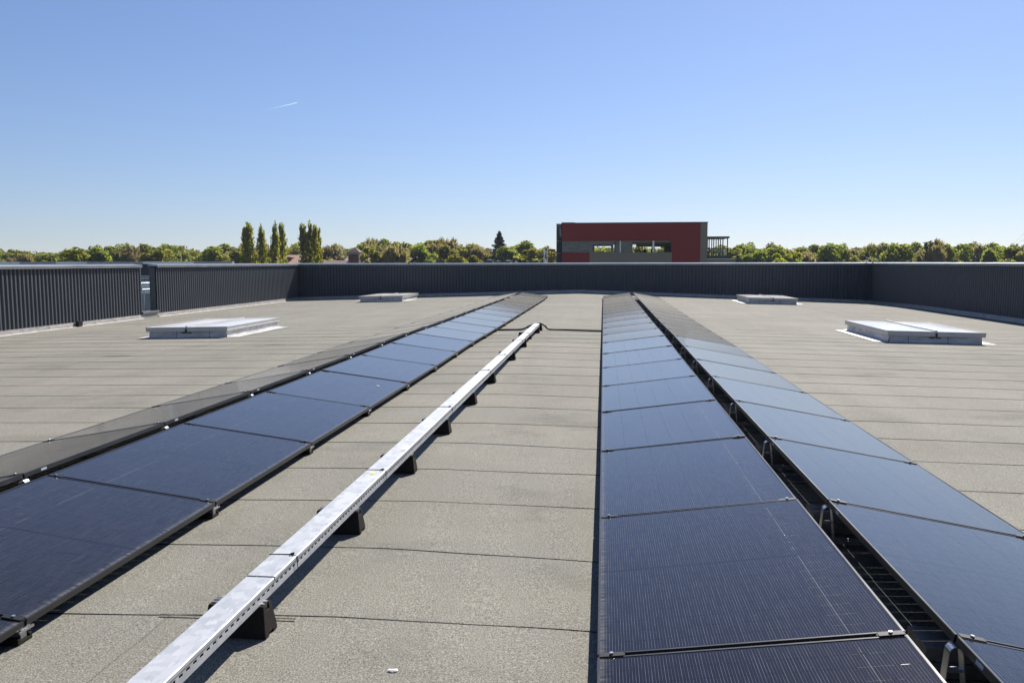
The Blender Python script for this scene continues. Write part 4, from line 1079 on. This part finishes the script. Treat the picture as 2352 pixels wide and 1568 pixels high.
# the rest of the wood behind, one mass
vsA, fN = [], 0
rng = np.random.default_rng(9)
pts = []
for i in range(260):
    px = rng.uniform(-150, 2500); Y = rng.uniform(330, 400); top = P(px, skyline(min(max(px, -50), 2400)) + rng.uniform(-1, 5), Y); R = rng.uniform(5.5, 8.5); H = top.z - GZ
    q = crown_pts('loose', rng, 480) * np.array([R, R, H * .62]) + np.array([top.x, Y, GZ + H * .38]); pts.append(q)
pt = np.concatenate(pts); n = len(pt); u = rng.normal(0, 1, (n, 3)); v = rng.normal(0, 1, (n, 3)); u /= np.linalg.norm(u, axis=1)[:, None]; v /= np.linalg.norm(v, axis=1)[:, None]; s = rng.uniform(.45, .9, n)[:, None]
me = bpy.data.meshes.new("far_wood"); me.from_pydata(np.concatenate([pt - u * s, pt - v * s * .6, pt + u * s, pt + v * s * .6], 1).reshape(-1, 3).tolist(), [], np.arange(4 * n).reshape(-1, 4).tolist()); me.materials.append(leaf_mat("far_leaves", (.140, .130, .068), (.165, .165, .068), .5))
o = bpy.data.objects.new("far_wood", me); col.objects.link(o); tag(o, "far wood filling the gaps behind the trees", "wood", kind="stuff")
o.visible_shadow = True

# ------------------------------------------------------------------ vapour trail high in the sky
DT = 9000
a, b = P(598, 256, DT), P(683, 236, DT)
b_ = NB("vapour"); c = b_.coord("Generated"); sp = b_.n("ShaderNodeSeparateXYZ"); b_.l(c, sp.inputs[0])
tr = b_.n("ShaderNodeBsdfTransparent"); df = b_.n("ShaderNodeBsdfTranslucent"); df.inputs[0].default_value = (.95, .95, .95, 1); d2_ = b_.n("ShaderNodeBsdfDiffuse"); d2_.inputs[0].default_value = (.95, .95, .95, 1)
ad = b_.n("ShaderNodeAddShader"); b_.l(df.outputs[0], ad.inputs[0]); b_.l(d2_.outputs[0], ad.inputs[1]); mx = b_.n("ShaderNodeMixShader")
b_.l(b_.ramp(sp.outputs[0], [(.0, .0), (.5, .05), (.95, .24)]), mx.inputs[0]); b_.l(tr.outputs[0], mx.inputs[1]); b_.l(ad.outputs[0], mx.inputs[2]); b_.l(mx.outputs[0], b_.out.inputs[0])
m = MB(); N = 24; rr = random.Random(1)
m.tube([a + (b - a) * (k / N) + Vector((0, 0, rr.uniform(-1, 1))) for k in range(N + 1)], [(4.0 - 2.0 * k / N) * (1 if k < N else .3) for k in range(N + 1)], 8, cap=False)
o = m.build("vapour_trail", b_.m, fix=False); tag(o, "thin white vapour trail high in the clear blue sky", "vapour trail")

# ------------------------------------------------------------------ thin spring haze
m = MB(); m.box(-1010, 1010, -210, 1010, GZ - 1, 20)
hz = bpy.data.materials.new("haze_air"); hz.use_nodes = True; t_ = hz.node_tree; t_.nodes.remove(t_.nodes["Principled BSDF"])
pv = t_.nodes.new("ShaderNodeVolumePrincipled"); pv.inputs["Color"].default_value = (.80, .88, 1.0, 1); pv.inputs["Density"].default_value = .00009; pv.inputs["Anisotropy"].default_value = .2
t_.links.new(pv.outputs[0], t_.nodes["Material Output"].inputs["Volume"])
o = m.build("haze", hz); tag(o, "thin pale haze over the fields and wood", "haze", kind="stuff")
